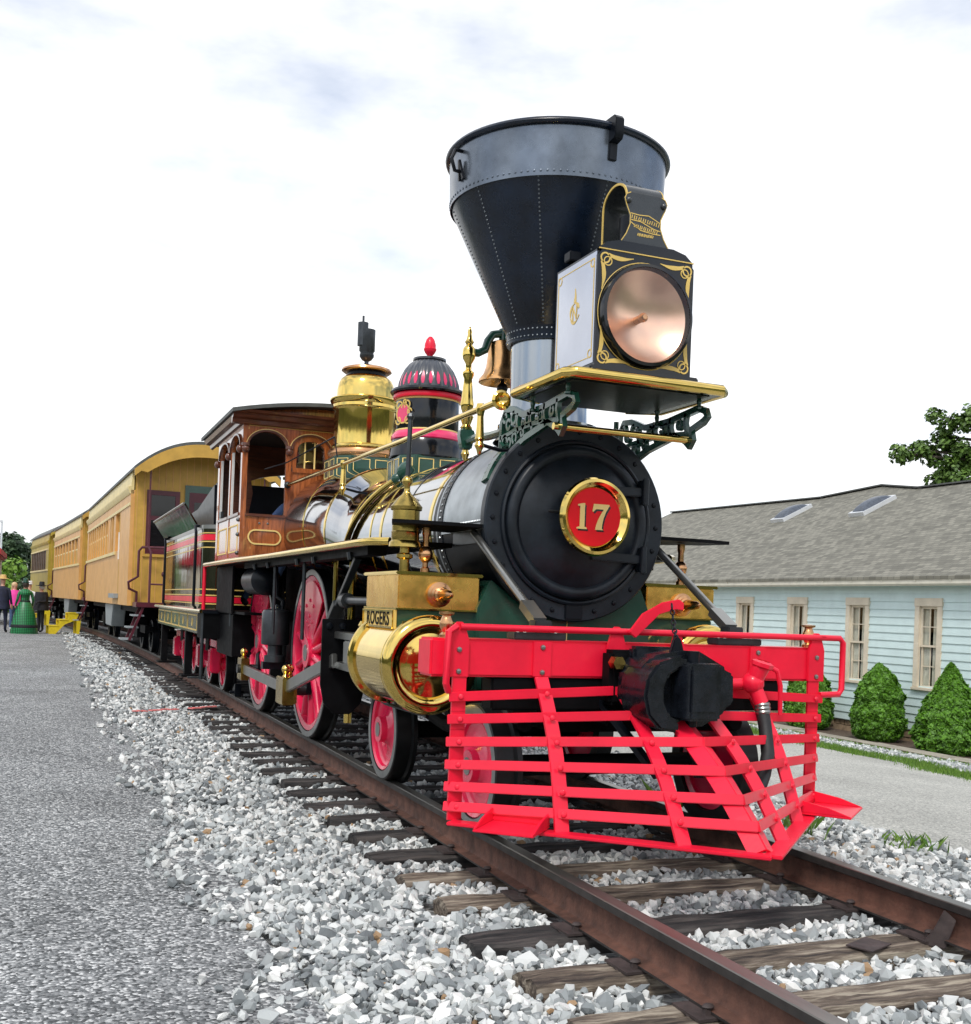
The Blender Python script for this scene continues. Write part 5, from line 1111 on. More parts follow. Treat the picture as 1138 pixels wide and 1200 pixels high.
# ---- rods and motion (left side in view, right the same)
for sx in (-1, 1):
    xr = sx*.985; pinz = .43
    rod = B().bar((xr, 5.386, pinz+.03), (xr, 2.947, pinz), .10, .05, side=Z).build('side_rod', 'steel', loco, bevel=.008)
    for yy, dz in ((5.386, .03), (2.947, 0)):
        B().box((xr-.045, yy-.13, pinz+dz-.12), (xr+.045, yy+.13, pinz+dz+.12)).build('rod_brass', 'brass_old', rod, bevel=.008)
        B().lathe([(.03, 0), (.03, .015), (.018, .02), (.035, .045), (.04, .065), (.03, .09), (.012, .105), (0, .11)], (xr, yy, pinz+dz+.12), Z, 14).build('oil_cup', 'brass', rod)
        B().cyl((sx*.79, yy, pinz+dz), (xr+sx*.07, yy, pinz+dz), .05, n=14).build('crank_pin', 'steel_dark', rod)
        B().prism([(-.085, -.05), (.085, -.05), (.06, -.40), (-.06, -.40)], (sx*.80, yy, .80), Y, Z, sx*.04).build('crank', 'black', rod)
    mr_ = B().bar((sx*1.06, 2.80, pinz+.02), (sx*1.06, 1.05, .80), .105, .045, side=Z).build('main_rod', 'steel', loco, bevel=.008)
    B().box((sx*1.06-.05, 2.62, pinz-.11), (sx*1.06+.05, 2.92, pinz+.13)).build('rod_brass', 'brass_old', mr_, bevel=.008)
    B().lathe([(.03, 0), (.018, .02), (.035, .045), (.04, .065), (.03, .09), (0, .11)], (sx*1.06, 2.75, pinz+.13), Z, 14).build('oil_cup', 'brass', mr_)
    for zz in (.985, .765): B().box((min(sx*.90, sx*1.05), .05, zz-.025), (max(sx*.90, sx*1.05), 1.35, zz+.025)).build('crosshead_guide', 'steel', loco, bevel=.004)
    B().box((min(sx*.88, sx*1.07), .45, .795), (max(sx*.88, sx*1.07), .78, .955)).build('crosshead', 'steel', loco, bevel=.008)
    B().lathe([(.025, 0), (.03, .03), (.045, .06), (.03, .09), (0, .10)], (sx*.97, .6, 1.01), Z, 12).build('guide_oiler', 'brass', loco)
    gp_ = [(-.17, 1.10), (.17, 1.10), (.17, .62), (.14, .48), (.06, .40), (-.06, .40), (-.14, .48), (-.17, .62)]
    gy = B().prism(gp_, (sx*.97, 1.15, 0), X, Z, .03).build('guide_yoke', 'soot', loco, bevel=.004)
    rivets('bolt', [(sx*.97+q, 1.118, 1.05) for q in (-.12, -.02)], [(0, -1, 0)]*2, .028, 'black', gy, 8)
    B().bar((sx*1.0, 1.40, 1.10), (sx*1.0, .72, 1.55), .05, .04).bar((sx*1.0, 1.46, 1.06), (sx*1.0, 1.22, 1.22), .085, .055).build('rocker_arm', 'steel_dark', loco, bevel=.005)
    B().cyl((sx*1.0, .12, 1.24), (sx*1.0, 1.05, 1.24), .03).cyl((sx*1.0, .95, 1.24), (sx*1.0, 1.06, 1.24), .055).build('valve_rod', 'steel_dark', loco)
    B().lathe([(.09, 0), (.10, .05), (.09, .10), (.05, .14), (.02, .16), (0, .165)], (sx*.90, .35, 1.03), Z, 20).build('brass_cap', 'brass', loco)
    B().cyl((sx*.84, 1.45, .30), (sx*.84, 1.45, 1.60), .030).cyl((sx*.90, 1.75, .9), (sx*.90, 1.75, 1.60), .018).build('brass_pipe', 'brass', loco)
    B().cyl((sx*.62, .9, .22), (sx*.62, .9, .62), .13).build('pump_barrel', 'brass_old', loco)
    rs = B().lathe([(0, -.03), (.08, -.018), (.125, .02), (.15, .08), (.154, .085), (.154, .10), (.146, .105), (.146, .75), (.08, .80), (0, .82)], (sx*.94, 4.40, 1.42), Y, 28).build('air_reservoir', 'black', loco)
    apx, apy = sx*.93, 3.95
    ap = B().lathe([(0, .62), (.10, .62), (.10, .68), (.07, .69), (.07, .78), (.13, .79), (.135, .80), (.135, 1.10), (.12, 1.125), (.05, 1.14), (.03, 1.18), (0, 1.185)], (apx, apy, 0), Z, 28).build('air_pump', 'steel_dark', loco)
    B().tube([(apx+.05, apy-.02, 1.12), (apx+.06, apy-.02, 1.22), (apx+.0, apy, 1.26), (apx-.01, apy+.05, 1.60)], .022, 8).build('pump_pipe', 'black', ap); B().box((apx-.12, apy-.05, .55), (apx+.12, apy+.05, .62)).build('pump_foot', 'black', ap)
    B().box((min(sx*.58, sx*.64), apy-.1, .3), (max(sx*.58, sx*.64), 1.0+apy, 1.0)).build('ash_pan', 'soot', loco)
    for yy in (2.35, 3.62, 6.2): B().cyl((sx*1.02, yy, .9), (sx*1.02, yy, 1.6), .016, n=8).build('hanger_rod', 'steel_dark', loco)
    # spring hanger at truck
    B().tube([(sx*.66, -1.5, .62), (sx*.66, -.3, .48), (sx*.66, .9, .62)], .045, 8).build('truck_spring', 'soot', loco)
# ---- cab: mahogany, arched openings
CXW, CY0, CY1, CZ0, CZ1 = 1.12, 5.17, 6.95, 1.64, 3.12
def header(ops, u0, u1, zs_, zt):
    """board between zs_ and zt with an arch cut over each opening (a, b, rise)"""
    poly = [(u0, zt), (u0, zs_)]
    for a, c, rise in ops:
        poly.append((a, zs_)); n = 14
        for i in range(1, n): t_ = PI*i/n; poly.append(((a+c)/2-(c-a)/2*math.cos(t_), zs_+rise*math.sin(t_)))
        poly.append((c, zs_))
    poly += [(u1, zs_), (u1, zt)]
    return poly
def archline(a, c, zs_, rise, n=14): return [((a+c)/2-(c-a)/2*math.cos(PI*i/n), zs_+rise*math.sin(PI*i/n)) for i in range(n+1)]
FO = [(-1.06, -.645, .16), (-.585, -.165, .15), (.165, .585, .15), (.645, 1.06, .16)]; ZSP = 2.885
cf = B().prism(header(FO, -CXW, CXW, ZSP, CZ1), (0, CY0+.06, 0), X, Z, .06).build('cab_front', 'wood', loco, bevel=.004)
for a, c in ((-CXW, -1.06), (-.645, -.585), (.585, .645), (1.06, CXW)): B().box((a, CY0, CZ0), (c, CY0+.06, ZSP)).build('cab_post', 'wood', cf, bevel=.004)
for sg in (-1, 1):
    B().box((min(sg*1.06, sg*.645), CY0+.005, CZ0), (max(sg*1.06, sg*.645), CY0+.055, 2.13)).build('front_panel', 'wood', cf)
    B().ribbon([(q[0], q[1]) for q in arc(sg*.85-.10, 1.90, .075, 90, 270, 10)+arc(sg*.85+.10, 1.90, .075, -90, 90, 10)], .016, (0, CY0+.005, 0), X, Z, .010, closed=True).build('panel_moulding', 'cream', cf)
    B().box((min(sg*1.07, sg*.64), CY0-.012, 2.12), (max(sg*1.07, sg*.64), CY0+.06, 2.15)).build('window_sill', 'wood_dark', cf)
    rivets('bolt', [(sg*.85+q, CY0+.005, 2.05) for q in (-.06, .03)], [(0, -1, 0)]*2, .014, 'steel', cf)
    # fixed front window with its own frame
    B().box((min(sg*.585, sg*.165), CY0+.012, 2.2), (max(sg*.585, sg*.165), CY0+.05, 2.64)).build('front_panel', 'wood', cf)
    B().prism(archline(min(sg*.53, sg*.22), max(sg*.53, sg*.22), 2.90, .10)+[(max(sg*.53, sg*.22), 2.68), (min(sg*.53, sg*.22), 2.68)], (0, CY0+.045, 0), X, Z, .004).build('window_pane', 'lens_glass', cf)
    wf = B().ribbon([(sg*.555, 2.655)]+[(sg*(.375-(q[0]-.375)), q[1]) for q in archline(.195, .555, 2.89, .12)]+[(sg*.195, 2.655)], .06, (0, CY0+.058, 0), X, Z, .062, closed=True).build('window_frame', 'wood', cf)
    for q in (.325, .435): B().box((sg*q-.007, CY0+.03, 2.68), (sg*q+.007, CY0+.05, 2.99)).build('glazing_bar', 'cream', wf)
for a, c, r_ in FO:
    B().ribbon(archline(a-.01, c+.01, ZSP, r_+.01), .022, (0, CY0, 0), X, Z, .022).build('arch_moulding', 'wood_dark', cf); B().ribbon(archline(a-.022, c+.022, ZSP, r_+.026), .008, (0, CY0, 0), X, Z, .012).build('arch_lining', 'cream', cf)
for u in (-1.09, -.615, .615, 1.09): B().sph((u, CY0-.02, ZSP-.04), .042, 14, (1, .9, 1.1)).cyl((u, CY0-.015, ZSP-.01), (u, CY0-.015, ZSP+.02), .045, n=14).build('ball_drop', 'wood_dark', cf)
B().ribbon([(-1.06, 2.99+.07), (-1.06, CZ1-.02), (1.06, CZ1-.02), (1.06, 3.06)], .008, (0, CY0, 0), X, Z, .003).build('gold_lining', 'gold', cf)
SO = [(CY0+.10, CY0+.80, .15), (CY0+.88, CY0+1.64, .15)]
for sx in (-1, 1):
    ox = sx*CXW if sx < 0 else CXW-.05
    cs = B().prism(header(SO, CY0+.062, CY1, ZSP, CZ1), (ox, 0, 0), Y, Z, .05).build('cab_side', 'wood', loco)
    for a, c in ((CY0+.062, CY0+.10), (CY0+.80, CY0+.88), (CY0+1.64, CY1)): B().box((ox, a, CZ0), (ox+.05, c, ZSP)).build('cab_post', 'wood', cs, bevel=.004)
    for a, c, r_ in SO:
        B().box((ox+.008, a, CZ0), (ox+.042, c, 2.14)).build('side_panel', 'wood', cs); B().box((ox-.012, a-.01, 2.13), (ox+.062, c+.01, 2.16)).build('window_sill', 'wood_dark', cs)
        B().ribbon(archline(a-.01, c+.01, ZSP, r_+.01), .022, (ox+(0 if sx < 0 else .05), 0, 0), Y, Z, sx*.02).build('arch_moulding', 'wood_dark', cs)
        f_ = ox+(0 if sx < 0 else .05)
        B().ribbon([(a+.06, 1.74), (c-.06, 1.74), (c-.06, 2.03), (a+.06, 2.03)], .016, (f_-sx*.008, 0, 0), Y, Z, sx*.010, closed=True).build('panel_moulding', 'cream', cs)
        for q in (a+.03, c-.03): B().box((ox+.012, q-.014, 2.16), (ox+.038, q+.014, ZSP)).build('sash_post', 'cab_white', cs)
    for q in (CY0+.06, CY0+.84, CY0+1.70): B().sph((sx*(CXW+.02), q, ZSP-.04), .042, 14, (.9, 1, 1.1)).build('ball_drop', 'wood_dark', cs)
    B().box((ox+(-.03 if sx < 0 else .05), CY0+1.2, 2.17), (ox+(0 if sx < 0 else .08), CY0+1.36, 2.24)).build('arm_rest', 'steel_dark', cs)
    for zz in (1.72, 1.92, 2.08): B().sph((sx*(CXW+.005), CY0+.082, zz), .024, 8).build('corner_bolt', 'steel_dark', cs)
# roof: shallow arch with deep moulded cornice
rp = B(); NR = 16; R0, R1 = CY0-.20, CY1+.55
for yy in (R0, R1):
    for k, dz in ((0, 0), (1, .04)):
        for i in range(NR+1): x_ = -1.27+2.54*i/NR; rp.v.append((x_, yy, 3.20+.15*(1-(x_/1.27)**2)+dz))
n1 = NR+1
for i in range(NR): rp.f += [(i, i+1, 2*n1+i+1, 2*n1+i), (n1+i, 3*n1+i, 3*n1+i+1, n1+i+1), (i, n1+i, n1+i+1, i+1), (2*n1+i, 2*n1+i+1, 3*n1+i+1, 3*n1+i)]
rp.f += [(0, 2*n1, 3*n1, n1), (NR, n1+NR, 3*n1+NR, 2*n1+NR)]
rf = rp.build('cab_roof', 'roof_dark', loco)
cpf = [(0, 3.10), (-.05, 3.11), (-.06, 3.15), (-.11, 3.165), (-.13, 3.205), (-.17, 3.215), (-.185, 3.24), (0, 3.25)]
B().prism(cpf, (-1.25, CY0-.001, 0), Y, Z, 2.5).build('cornice', 'wood_dark', rf)
# front gable board above the cornice under the arched roof
B().prism([(-1.2, 3.19), (1.2, 3.19)]+[(1.2-2.4*i/12, 3.205+.148*(1-((1.2-2.4*i/12)/1.27)**2)) for i in range(13)], (0, CY0+.05, 0), X, Z, .04).build('gable_board', 'wood', rf)
for sx in (-1, 1):
    B().prism([(sx*1.12, 3.10), (sx*1.15, 3.11), (sx*1.16, 3.15), (sx*1.21, 3.16), (sx*1.235, 3.20), (sx*1.12, 3.24)], (0, R1, 0), X, Z, R1-CY0).build('eave_moulding', 'wood_dark', rf)
for q_ in (-1, 1): B().box((min(q_*1.06, q_*.86), CY1-.04, CZ0), (max(q_*1.06, q_*.86), CY1, 2.6)).build('cab_rear_post', 'wood_dark', loco)
crw = B().prism(header([(-.80, .80, .20)], -1.06, 1.06, 2.6, 3.19), (0, CY1-.005, 0), X, Z, .035).build('cab_rear_wall', 'wood_dark', loco)
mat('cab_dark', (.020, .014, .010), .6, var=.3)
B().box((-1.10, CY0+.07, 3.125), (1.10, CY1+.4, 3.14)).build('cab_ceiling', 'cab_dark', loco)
B().prism([(-1.07, 3.125), (-.98, 3.125), (-.80, 2.85), (-.75, 2.5), (-.80, 2.2), (-.86, 2.2), (-.84, 2.5), (-.93, 2.85), (-1.07, 3.0)], (0, CY1-.3, 0), X, Z, .05).build('cab_brace', 'wood_dark', loco)
B().box((-1.02, CY0+.07, 1.05), (1.02, CY1+.2, 1.078)).build('cab_floor', 'soot', loco)
B().lathe([(.60, 0), (.60, .5), (.54, .52), (0, .53)], (0, CY0+.07, 1.98), Y, 32).build('backhead', 'black', loco)
B().tube([(-.55, CY0+.6, 2.62), (-.2, CY0+.7, 2.66), (.1, CY0+.75, 2.66)], .018, 8).build('throttle_lever', 'brass', loco)
B().tube([(-.9, CY0-.15, 2.62), (-.75, 4.6, 2.66), (-.5, 3.6, 2.82), (-.48, 3.55, 2.62)], .007, 6).build('whistle_cord', 'black', loco)

# ================================================================== TENDER
ten = thing('tender', 'mirror black tender with red stripes and flared top coupled behind the cab', 'tender', (0, 10.1, 0))
def tb_(b): return b.xf(Matrix.Translation((0, -10.1, 0)))
mat('tender_black', (.16, .15, .12), .07, metal=1, var=.4, vs=1.2, bump=.5, bs=2.0, stretch=(1, 2.2, .35))
TY0, TY1 = 7.55, 12.55
def rr_poly(x, y0, y1, r): 
    P_ = []
    for (cx_, cy_, a) in ((x-r, y0+r, -90), (x-r, y1-r, 0), (-x+r, y1-r, 90), (-x+r, y0+r, 180)): P_ += arc(cx_, cy_, r, a, a+90, 8)
    return P_
tk = tb_(B().prism(rr_poly(1.17, TY0, TY1, .22), (0, 0, 1.08), X, Y, 1.06)).build('tank', 'tender_black', ten)
def stripe(z, w, m, off):
    b = B(); pts_ = rr_poly(1.17+off, TY0-off, TY1+off, .22+off); n = len(pts_)
    for zz in (z-w/2, z+w/2): b.v += [(p[0], p[1], zz) for p in pts_]
    b.f = [(i, (i+1) % n, n+(i+1) % n, n+i) for i in range(n)]; return tb_(b).build('stripe', m, tk)
for zb in (1.20, 2.00): stripe(zb, .075, 'red', .003); stripe(zb+.055, .014, 'gold', .003); stripe(zb-.055, .014, 'gold', .003)
stripe(1.33, .014, 'gold', .003); stripe(1.87, .014, 'gold', .003)
stripe(2.135, .05, 'steel', .004)
for sx in (-1, 1):
    fl = B(); y0, y1 = 8.3, 12.5; v = [(sx*1.16, y0, 2.14), (sx*1.16, y1, 2.14), (sx*1.36, y1+.1, 2.46), (sx*1.36, y0+.0, 2.46)]
    v += [(p[0]-sx*.02, p[1], p[2]+.012) for p in v]; fl.add(v, [(0, 1, 2, 3), (7, 6, 5, 4), (0, 4, 5, 1), (1, 5, 6, 2), (2, 6, 7, 3), (3, 7, 4, 0)])
    tb_(fl).build('flared_coaming', 'tender_black', ten)
tb_(B().tube([(-1.36, 8.3, 2.465), (-1.36, 12.6, 2.465)], .018, 6).tube([(1.36, 8.3, 2.465), (1.36, 12.6, 2.465)], .018, 6)).build('coaming_bead', 'steel', ten)
tb_(B().prism([(TY0+.1, 2.141), (12.3, 2.141), (12.3, 2.45), (9.4, 2.50), (TY0+.15, 2.72)], (-1.05, 0, 0), Y, Z, 2.1)).build('wood_load', 'black', ten, bevel=.03)
tb_(B().box((-1.24, 6.98, 1.03), (1.24, 12.9, 1.075))).build('deck', 'black', ten)
for sx in (-1, 1):
    tb_(B().tube([(sx*1.25, 7.0, 1.055), (sx*1.25, 12.9, 1.055)], .026, 8)).build('deck_lip', 'brass', ten)
    sl2 = tb_(B().box((min(sx*1.16, sx*1.21), 7.6, .76), (max(sx*1.16, sx*1.21), 12.8, 1.03))).build('side_sill', 'green_pale', ten)
    for k in range(5):
        y0 = 7.7+k*1.02; f_ = sx*1.2105
        tb_(B().ribbon([(y0, .80), (y0+.94, .80), (y0+.94, .99), (y0, .99)], .018, (f_, 0, 0), Y, Z, sx*.004, closed=True)).build('gold_lining', 'gold', sl2)
        tb_(B().ribbon(arc(y0+.47, .895, .05, 0, 360, 14), .016, (f_, 0, 0), Y, Z, sx*.004)).build('gold_lining', 'gold', sl2)
    tb_(B().box((min(sx*1.0, sx*1.22), 7.0, .72), (max(sx*1.0, sx*1.22), 7.55, 1.03))).build('front_sill', 'soot', ten)
    for yy in (8.9, 12.2): tb_(B().box((min(sx*1.10, sx*1.2), yy, .14), (max(sx*1.10, sx*1.2), yy+.12, .76)).box((min(sx*.95, sx*1.25), yy-.12, .12), (max(sx*.95, sx*1.25), yy+.24, .15))).build('step', 'soot', ten)
    tb_(B().tube([(sx*1.22, 7.05, .22), (sx*1.22, 7.05, 1.05)], .022, 8).tube([(sx*1.22-.16, 7.05, .24), (sx*1.22+.05, 7.05, .24)], .014, 6)).build('step_post', 'steel_dark', ten); tb_(B().tube([(sx*1.22, 7.05, 1.05), (sx*1.22, 7.06, 1.62)], .022, 8)).build('grab_post', 'red', ten)
    for yy in (8.0, 11.9): tb_(B().tube([(sx*1.19, yy, 1.08), (sx*1.225, yy, 1.12), (sx*1.225, yy, 2.08), (sx*1.225, yy+.1, 2.16), (sx*1.17, yy+.2, 2.17)], .020, 8)).build('grab_iron', 'black', ten)
    for yc in (8.6, 11.6):
        fr_ = tb_(B().bar((sx*.90, yc-.85, .62), (sx*.90, yc+.85, .62), .07, .09, side=X).bar((sx*.90, yc-.85, .60), (sx*.90, yc-.3, .32), .06, .07, side=X).bar((sx*.90, yc+.85, .60), (sx*.90, yc+.3, .32), .06, .07, side=X).bar((sx*.90, yc-.35, .32), (sx*.90, yc+.35, .32), .07, .07, side=X)).build('truck_frame', 'wheel_red', ten)
        for q in (-.62, .62): tb_(B().box((min(sx*.86, sx*1.0), yc+q-.13, .24), (max(sx*.86, sx*1.0), yc+q+.13, .56))).build('journal_box', 'wheel_red', ten, bevel=.02)
        for q in (-.62, .62): add_wheel(TRK, 'wheel', sx, yc+q-10.1, .35, ten)
for yc in (8.6, 11.6):
    for q in (-.62, .62): tb_(B().cyl((-.7, yc+q, .35), (.7, yc+q, .35), .06)).build('axle', 'soot', ten)
    tb_(B().box((-.95, yc-.15, .5), (.95, yc+.15, .8))).build('bolster', 'soot', ten)
tb_(B().box((-.3, 6.9, .6), (.3, 13.6, .9)).box((-1.0, 7.5, .76), (1.0, 12.8, 1.03))).build('underframe', 'soot', ten)

# ================================================================== COACHES
def coach(y0, L_, body, endm, label, kind):
    yc = y0+L_/2; a = path_a(yc); c = thing('passenger_coach', label, 'railway coach', (path_x(yc), yc, 0), a)
    hw = 1.45; h = L_/2
    B().box((-hw, -h, 1.0), (-hw+.08, h, 2.2)).build('side_wall', body, c); B().box((hw-.08, -h, 1.0), (hw, h, 3.38)).build('side_wall', body, c)
    B().box((-hw, -h, 3.05), (-hw+.08, h, 3.38)).build('side_wall', body, c)
    B().box((-hw+.08, -h+.05, 1.0), (hw-.08, h-.05, 1.1)).build('floor', 'black', c)
    # window band
    if kind == 1: blocks = [(-h, -h+2.0, 0), (-h+2.0, -h+3.1, 'door'), (-h+3.1, -h+3.6, 0), (-h+3.6, -h+4.5, 'small'), (-h+4.5, -h+5.0, 0), (-h+5.0, h-.6, 'row'), (h-.6, h, 0)]
    elif kind == 2: blocks = [(-h, -h+.5, 0), (-h+.5, h-.4, 'row'), (h-.4, h, 0)]
    else: blocks = [(-h, -h+1.1, 0), (-h+1.1, h-.4, 'row'), (h-.4, h, 0)]
    for a0, a1, k in blocks:
        if k == 0: B().box((-hw, a0, 2.2), (-hw+.08, a1, 3.05)).build('side_wall', body, c)
        elif k == 'door':
            B().box((-hw+.07, a0, 1.05), (-hw+.14, a1, 3.05)).build('baggage_door', endm, c)
            B().box((-hw-.004, a0, 1.02), (-hw+.06, a0+.12, 3.05)).build('door_jamb', 'ochre_end', c); B().box((-hw-.03, a0, 2.0), (-hw-.004, a0+.05, 2.6)).build('door_handle', 'white', c)
            B().box((-hw-.10, a0-.1, 1.14), (-hw-.004, a1+.1, 1.24)).build('door_sill', 'grey_box', c)
        elif k == 'small':
            B().box((-hw+.03, a0, 2.2), (-hw+.05, a1, 3.05)).build('pane', 'window_brown', c); B().box((-hw-.01, (a0+a1)/2-.06, 2.2), (-hw+.029, (a0+a1)/2+.06, 3.05)).build('window_post', body, c)
        else:
            n = 9 if kind == 1 else 8; st_ = (a1-a0)/n
            for i in range(n):
                q0, q1 = a0+i*st_+.07, a0+(i+1)*st_-.07
                w_ = B().box((-hw+.045, q0, 2.2), (-hw+.055, q1, 3.05)).build('pane', 'window_dark' if kind == 3 else 'window_brown', c)
                if kind < 3: B().box((-hw+.02, q0, 2.2), (-hw+.044, q1, 2.68)).build('shade', 'ochre_end', c); B().box((-hw+.015, q0, 2.66), (-hw+.05, q1, 2.71)).build('sash_rail', 'cream_board', c)
            for i in range(n+1): B().box((-hw-.012, a0+i*st_-.07, 2.2), (-hw+.05, a0+i*st_+.07, 3.05)).build('window_post', body if kind < 3 else 'louvre', c)
    B().box((-hw-.035, -h+(2.9 if kind == 1 else 0), 2.13), (-hw, h, 2.2)).build('belt_rail', 'cream_board', c)
    B().box((-hw-.02, -h, 3.06), (-hw, h, 3.12)).build('cornice', 'cream_board', c)
    # letter board, curving in to the roof
    lb_ = [(-hw-.015, 3.30), (-hw-.06, 3.40), (-hw-.06, 3.44), (-hw+.0, 3.46), (-hw+.02, 3.80), (-hw+.06, 3.80), (-hw+.06, 3.30)]
    B().prism(lb_, (0, h, 0), X, Z, 2*h).build('letter_board', 'cream_board' if kind < 3 else 'yellow_green', c)
    B().prism([(-p[0], p[1]) for p in lb_], (0, h, 0), X, Z, 2*h).build('letter_board', 'cream_board', c)
    rtp = lambda x_: 3.80+.60*(1-(abs(x_)/1.47)**2.3)
    ro = [(x_, rtp(x_)) for x_ in lin(-1.47, 1.47, 24)]
    B().prism(ro+[(p[0], p[1]-.06) for p in ro[::-1]], (0, h+.75, 0), X, Z, 2*h+1.5).build('roof', 'roof_dark', c)
    B().prism(ro+[(p[0]*.995, p[1]-.26 if abs(p[0]) < 1.3 else p[1]-.14) for p in ro[::-1]], (0, -h-.68, -.062), X, Z, .07).build('roof_bow', endm, c)
    for en in (-1, 1):
        ye = en*h; b = B()
        poly = [(-hw+.081, 1.0), (hw-.081, 1.0), (hw-.081, 3.78)]+[(x_, rtp(x_)-.07) for x_ in lin(1.36, -1.36, 16)]+[(-hw+.081, 3.78)]
        ew = b.prism(poly, (0, ye+(0 if en < 0 else .05), 0), X, Z, .05).build('end_wall', endm, c)
        if en > 0: continue
        for i in range(20): x_ = -1.33+2.66*i/19; B().box((x_-.006, ye-.056, 1.02), (x_+.006, ye-.050, rtp(x_)-.1)).build('board_joint', 'ochre', ew)
        for sx in (-1, 1):
            x0, x1 = (min(sx*1.14, sx*.48), max(sx*1.14, sx*.48))
            wn = B().box((x0, ye-.085, 2.08), (x0+.09, ye-.04, 3.40)).box((x1-.09, ye-.085, 2.08), (x1, ye-.04, 3.40)).box((x0+.09, ye-.085, 3.30), (x1-.09, ye-.04, 3.40)).box((x0+.09, ye-.085, 2.08), (x1-.09, ye-.04, 2.20)).box((x0+.09, ye-.078, 2.78), (x1-.09, ye-.04, 2.87)).build('end_window', 'maroon', c)
            B().box((x0+.08, ye-.062, 2.2), (x1-.08, ye-.055, 3.3)).build('pane', 'window_dark', wn)
            B().box((x0-.05, ye-.09, 2.02), (x1+.05, ye-.052, 2.079)).build('end_sill', endm, c)
        dr = B().box((-.38, ye-.09, 1.1), (.38, ye-.052, 3.55)).build('end_door', 'green', c); B().box((-.29, ye-.10, 1.2), (.29, ye-.088, 3.4)).build('door_leaf', 'maroon', dr); B().box((-.19, ye-.106, 2.3), (.19, ye-.099, 3.2)).build('door_pane', 'window_dark', dr)
        # platform, railing, steps
        B().box((-1.35, ye-.80, .98), (1.35, ye-.06, 1.08)).build('platform', 'maroon', c, bevel=.01)
        for sx in (-1, 1):
            rl = B(); x0 = sx*1.28
            rl.tube([(x0, ye-.12, 1.08), (x0, ye-.14, 1.28), (x0+sx*.16, ye-.20, 1.35), (x0+sx*.18, ye-.24, 1.48), (x0, ye-.27, 1.60), (x0, ye-.27, 2.12), (x0-sx*.06, ye-.3, 2.20), (sx*.50, ye-.72, 2.20), (sx*.45, ye-.74, 2.12), (sx*.45, ye-.74, 1.08)], .028, 8)
            rl.tube([(sx*1.1, ye-.74, 1.08), (sx*1.1, ye-.74, 2.1), (sx*1.14, ye-.70, 2.2)], .024, 8).tube([(sx*1.1, ye-.74, 1.45), (sx*.45, ye-.74, 1.45)], .02, 6)
            rl.build('platform_railing', 'maroon', c); B().cyl((sx*.8, ye-.55, 1.08), (sx*.8, ye-.55, 1.65), .025).sph((sx*.8, ye-.55, 1.66), .06, 10).build('brake_staff', 'maroon', c)
            for k in range(3): B().box((min(sx*(1.18+.1*k), sx*(1.40+.1*k)), ye-.72, .80-.24*k), (max(sx*(1.18+.1*k), sx*(1.40+.1*k)), ye-.14, .83-.24*k)).build('step', 'grey_box', c)
            for q in (ye-.74, ye-.12): B().bar((sx*1.2, q, 1.0), (sx*1.45, q, .32), .03, .05, side=Y).build('step_stringer', 'maroon', c)
            B().tube([(sx*1.15, ye-.66, 2.2), (sx*1.15, ye-.66, 3.9)], .018, 6).build('roof_post', 'maroon', c)
    for yc_ in (-h+1.9, h-1.9):
        for q in (-.85, .85):
            for sx in (-1, 1): add_wheel(TRKB, 'wheel', sx, yc_+q, .35, c)
            B().cyl((-.7, yc_+q, .35), (.7, yc_+q, .35), .06).build('axle', 'soot', c)
        for sx in (-1, 1): B().bar((sx*.95, yc_-1.3, .5), (sx*.95, yc_+1.3, .5), .10, .16, side=X).build('truck_frame', 'soot', c); B().box((min(sx*.85, sx*1.05), yc_-.3, .3), (max(sx*.85, sx*1.05), yc_+.3, .7)).build('truck_spring', 'soot', c)
        B().box((-1, yc_-.2, .5), (1, yc_+.2, .95)).build('bolster', 'soot', c)
    bx = [(-1.1, 1.0), (1.1, 1.0), (.75, .46), (-.75, .46)]
    B().prism([(p[0]-h+4.4 if 0 else p[0]+(-h+4.9), p[1]-.005) for p in bx], (-1.38, 0, 0), Y, Z, .30).build('battery_box', 'grey_box', c, bevel=.02)
    B().box((-1.2, -h, .86), (-1.05, h, .999)).box((1.05, -h, .86), (1.2, h, .999)).build('side_sill', 'soot', c)
    B().box((-.25, -h-1.15, .65), (.25, h+.9, .9)).build('draft_gear', 'soot', c)
    return c
C1 = coach(16.95, 12.3, 'ochre', 'ochre_end', 'orange ochre coach with open railed platform facing the tender', 1)
text_mesh('6', .40, (.02, -6.15-.112, 3.02), X, Z, .006, 'gold', 'number', 0, C1)
coach(32.0, 10.6, 'ochre', 'ochre_end', 'orange ochre coach coupled between two other coaches', 2)
coach(45.0, 8.2, 'yellow_green', 'yellow_green', 'mustard yellow coach with dark slatted windows at the train end', 3)
# ---- yellow step stools
def stool(x, y, rz, label):
    s_ = thing('step_stool', label, 'step stool', (x, y, -.215), rz, 'yellow boarding steps')
    for k, (yy) in enumerate((-.32, .28)):
        B().prism([(0, 0), (.22, 0), (.52, .34), (.90, .50), (.90, 0), (1.0, 0), (1.05, .62), (.92, .72), (.62, .72), (.62, .48), (.32, .48), (.32, .27), (0, .27)], (-.5, yy+.04, 0), X, Z, .04).build('stringer', 'stool_yellow', s_)
    for (x0, x1, zz) in ((-.5, -.18, .27), (-.18, .12, .48), (.12, .44, .72)): B().box((x0, -.34, zz), (x1, .30, zz+.03)).build('tread', 'stool_yellow', s_)
stool(-2.40, 34.0, R(8), 'yellow wooden step stool beside the first coach rear platform')
stool(-3.35, 43.5, R(8), 'yellow wooden step stool behind the man in black hat')

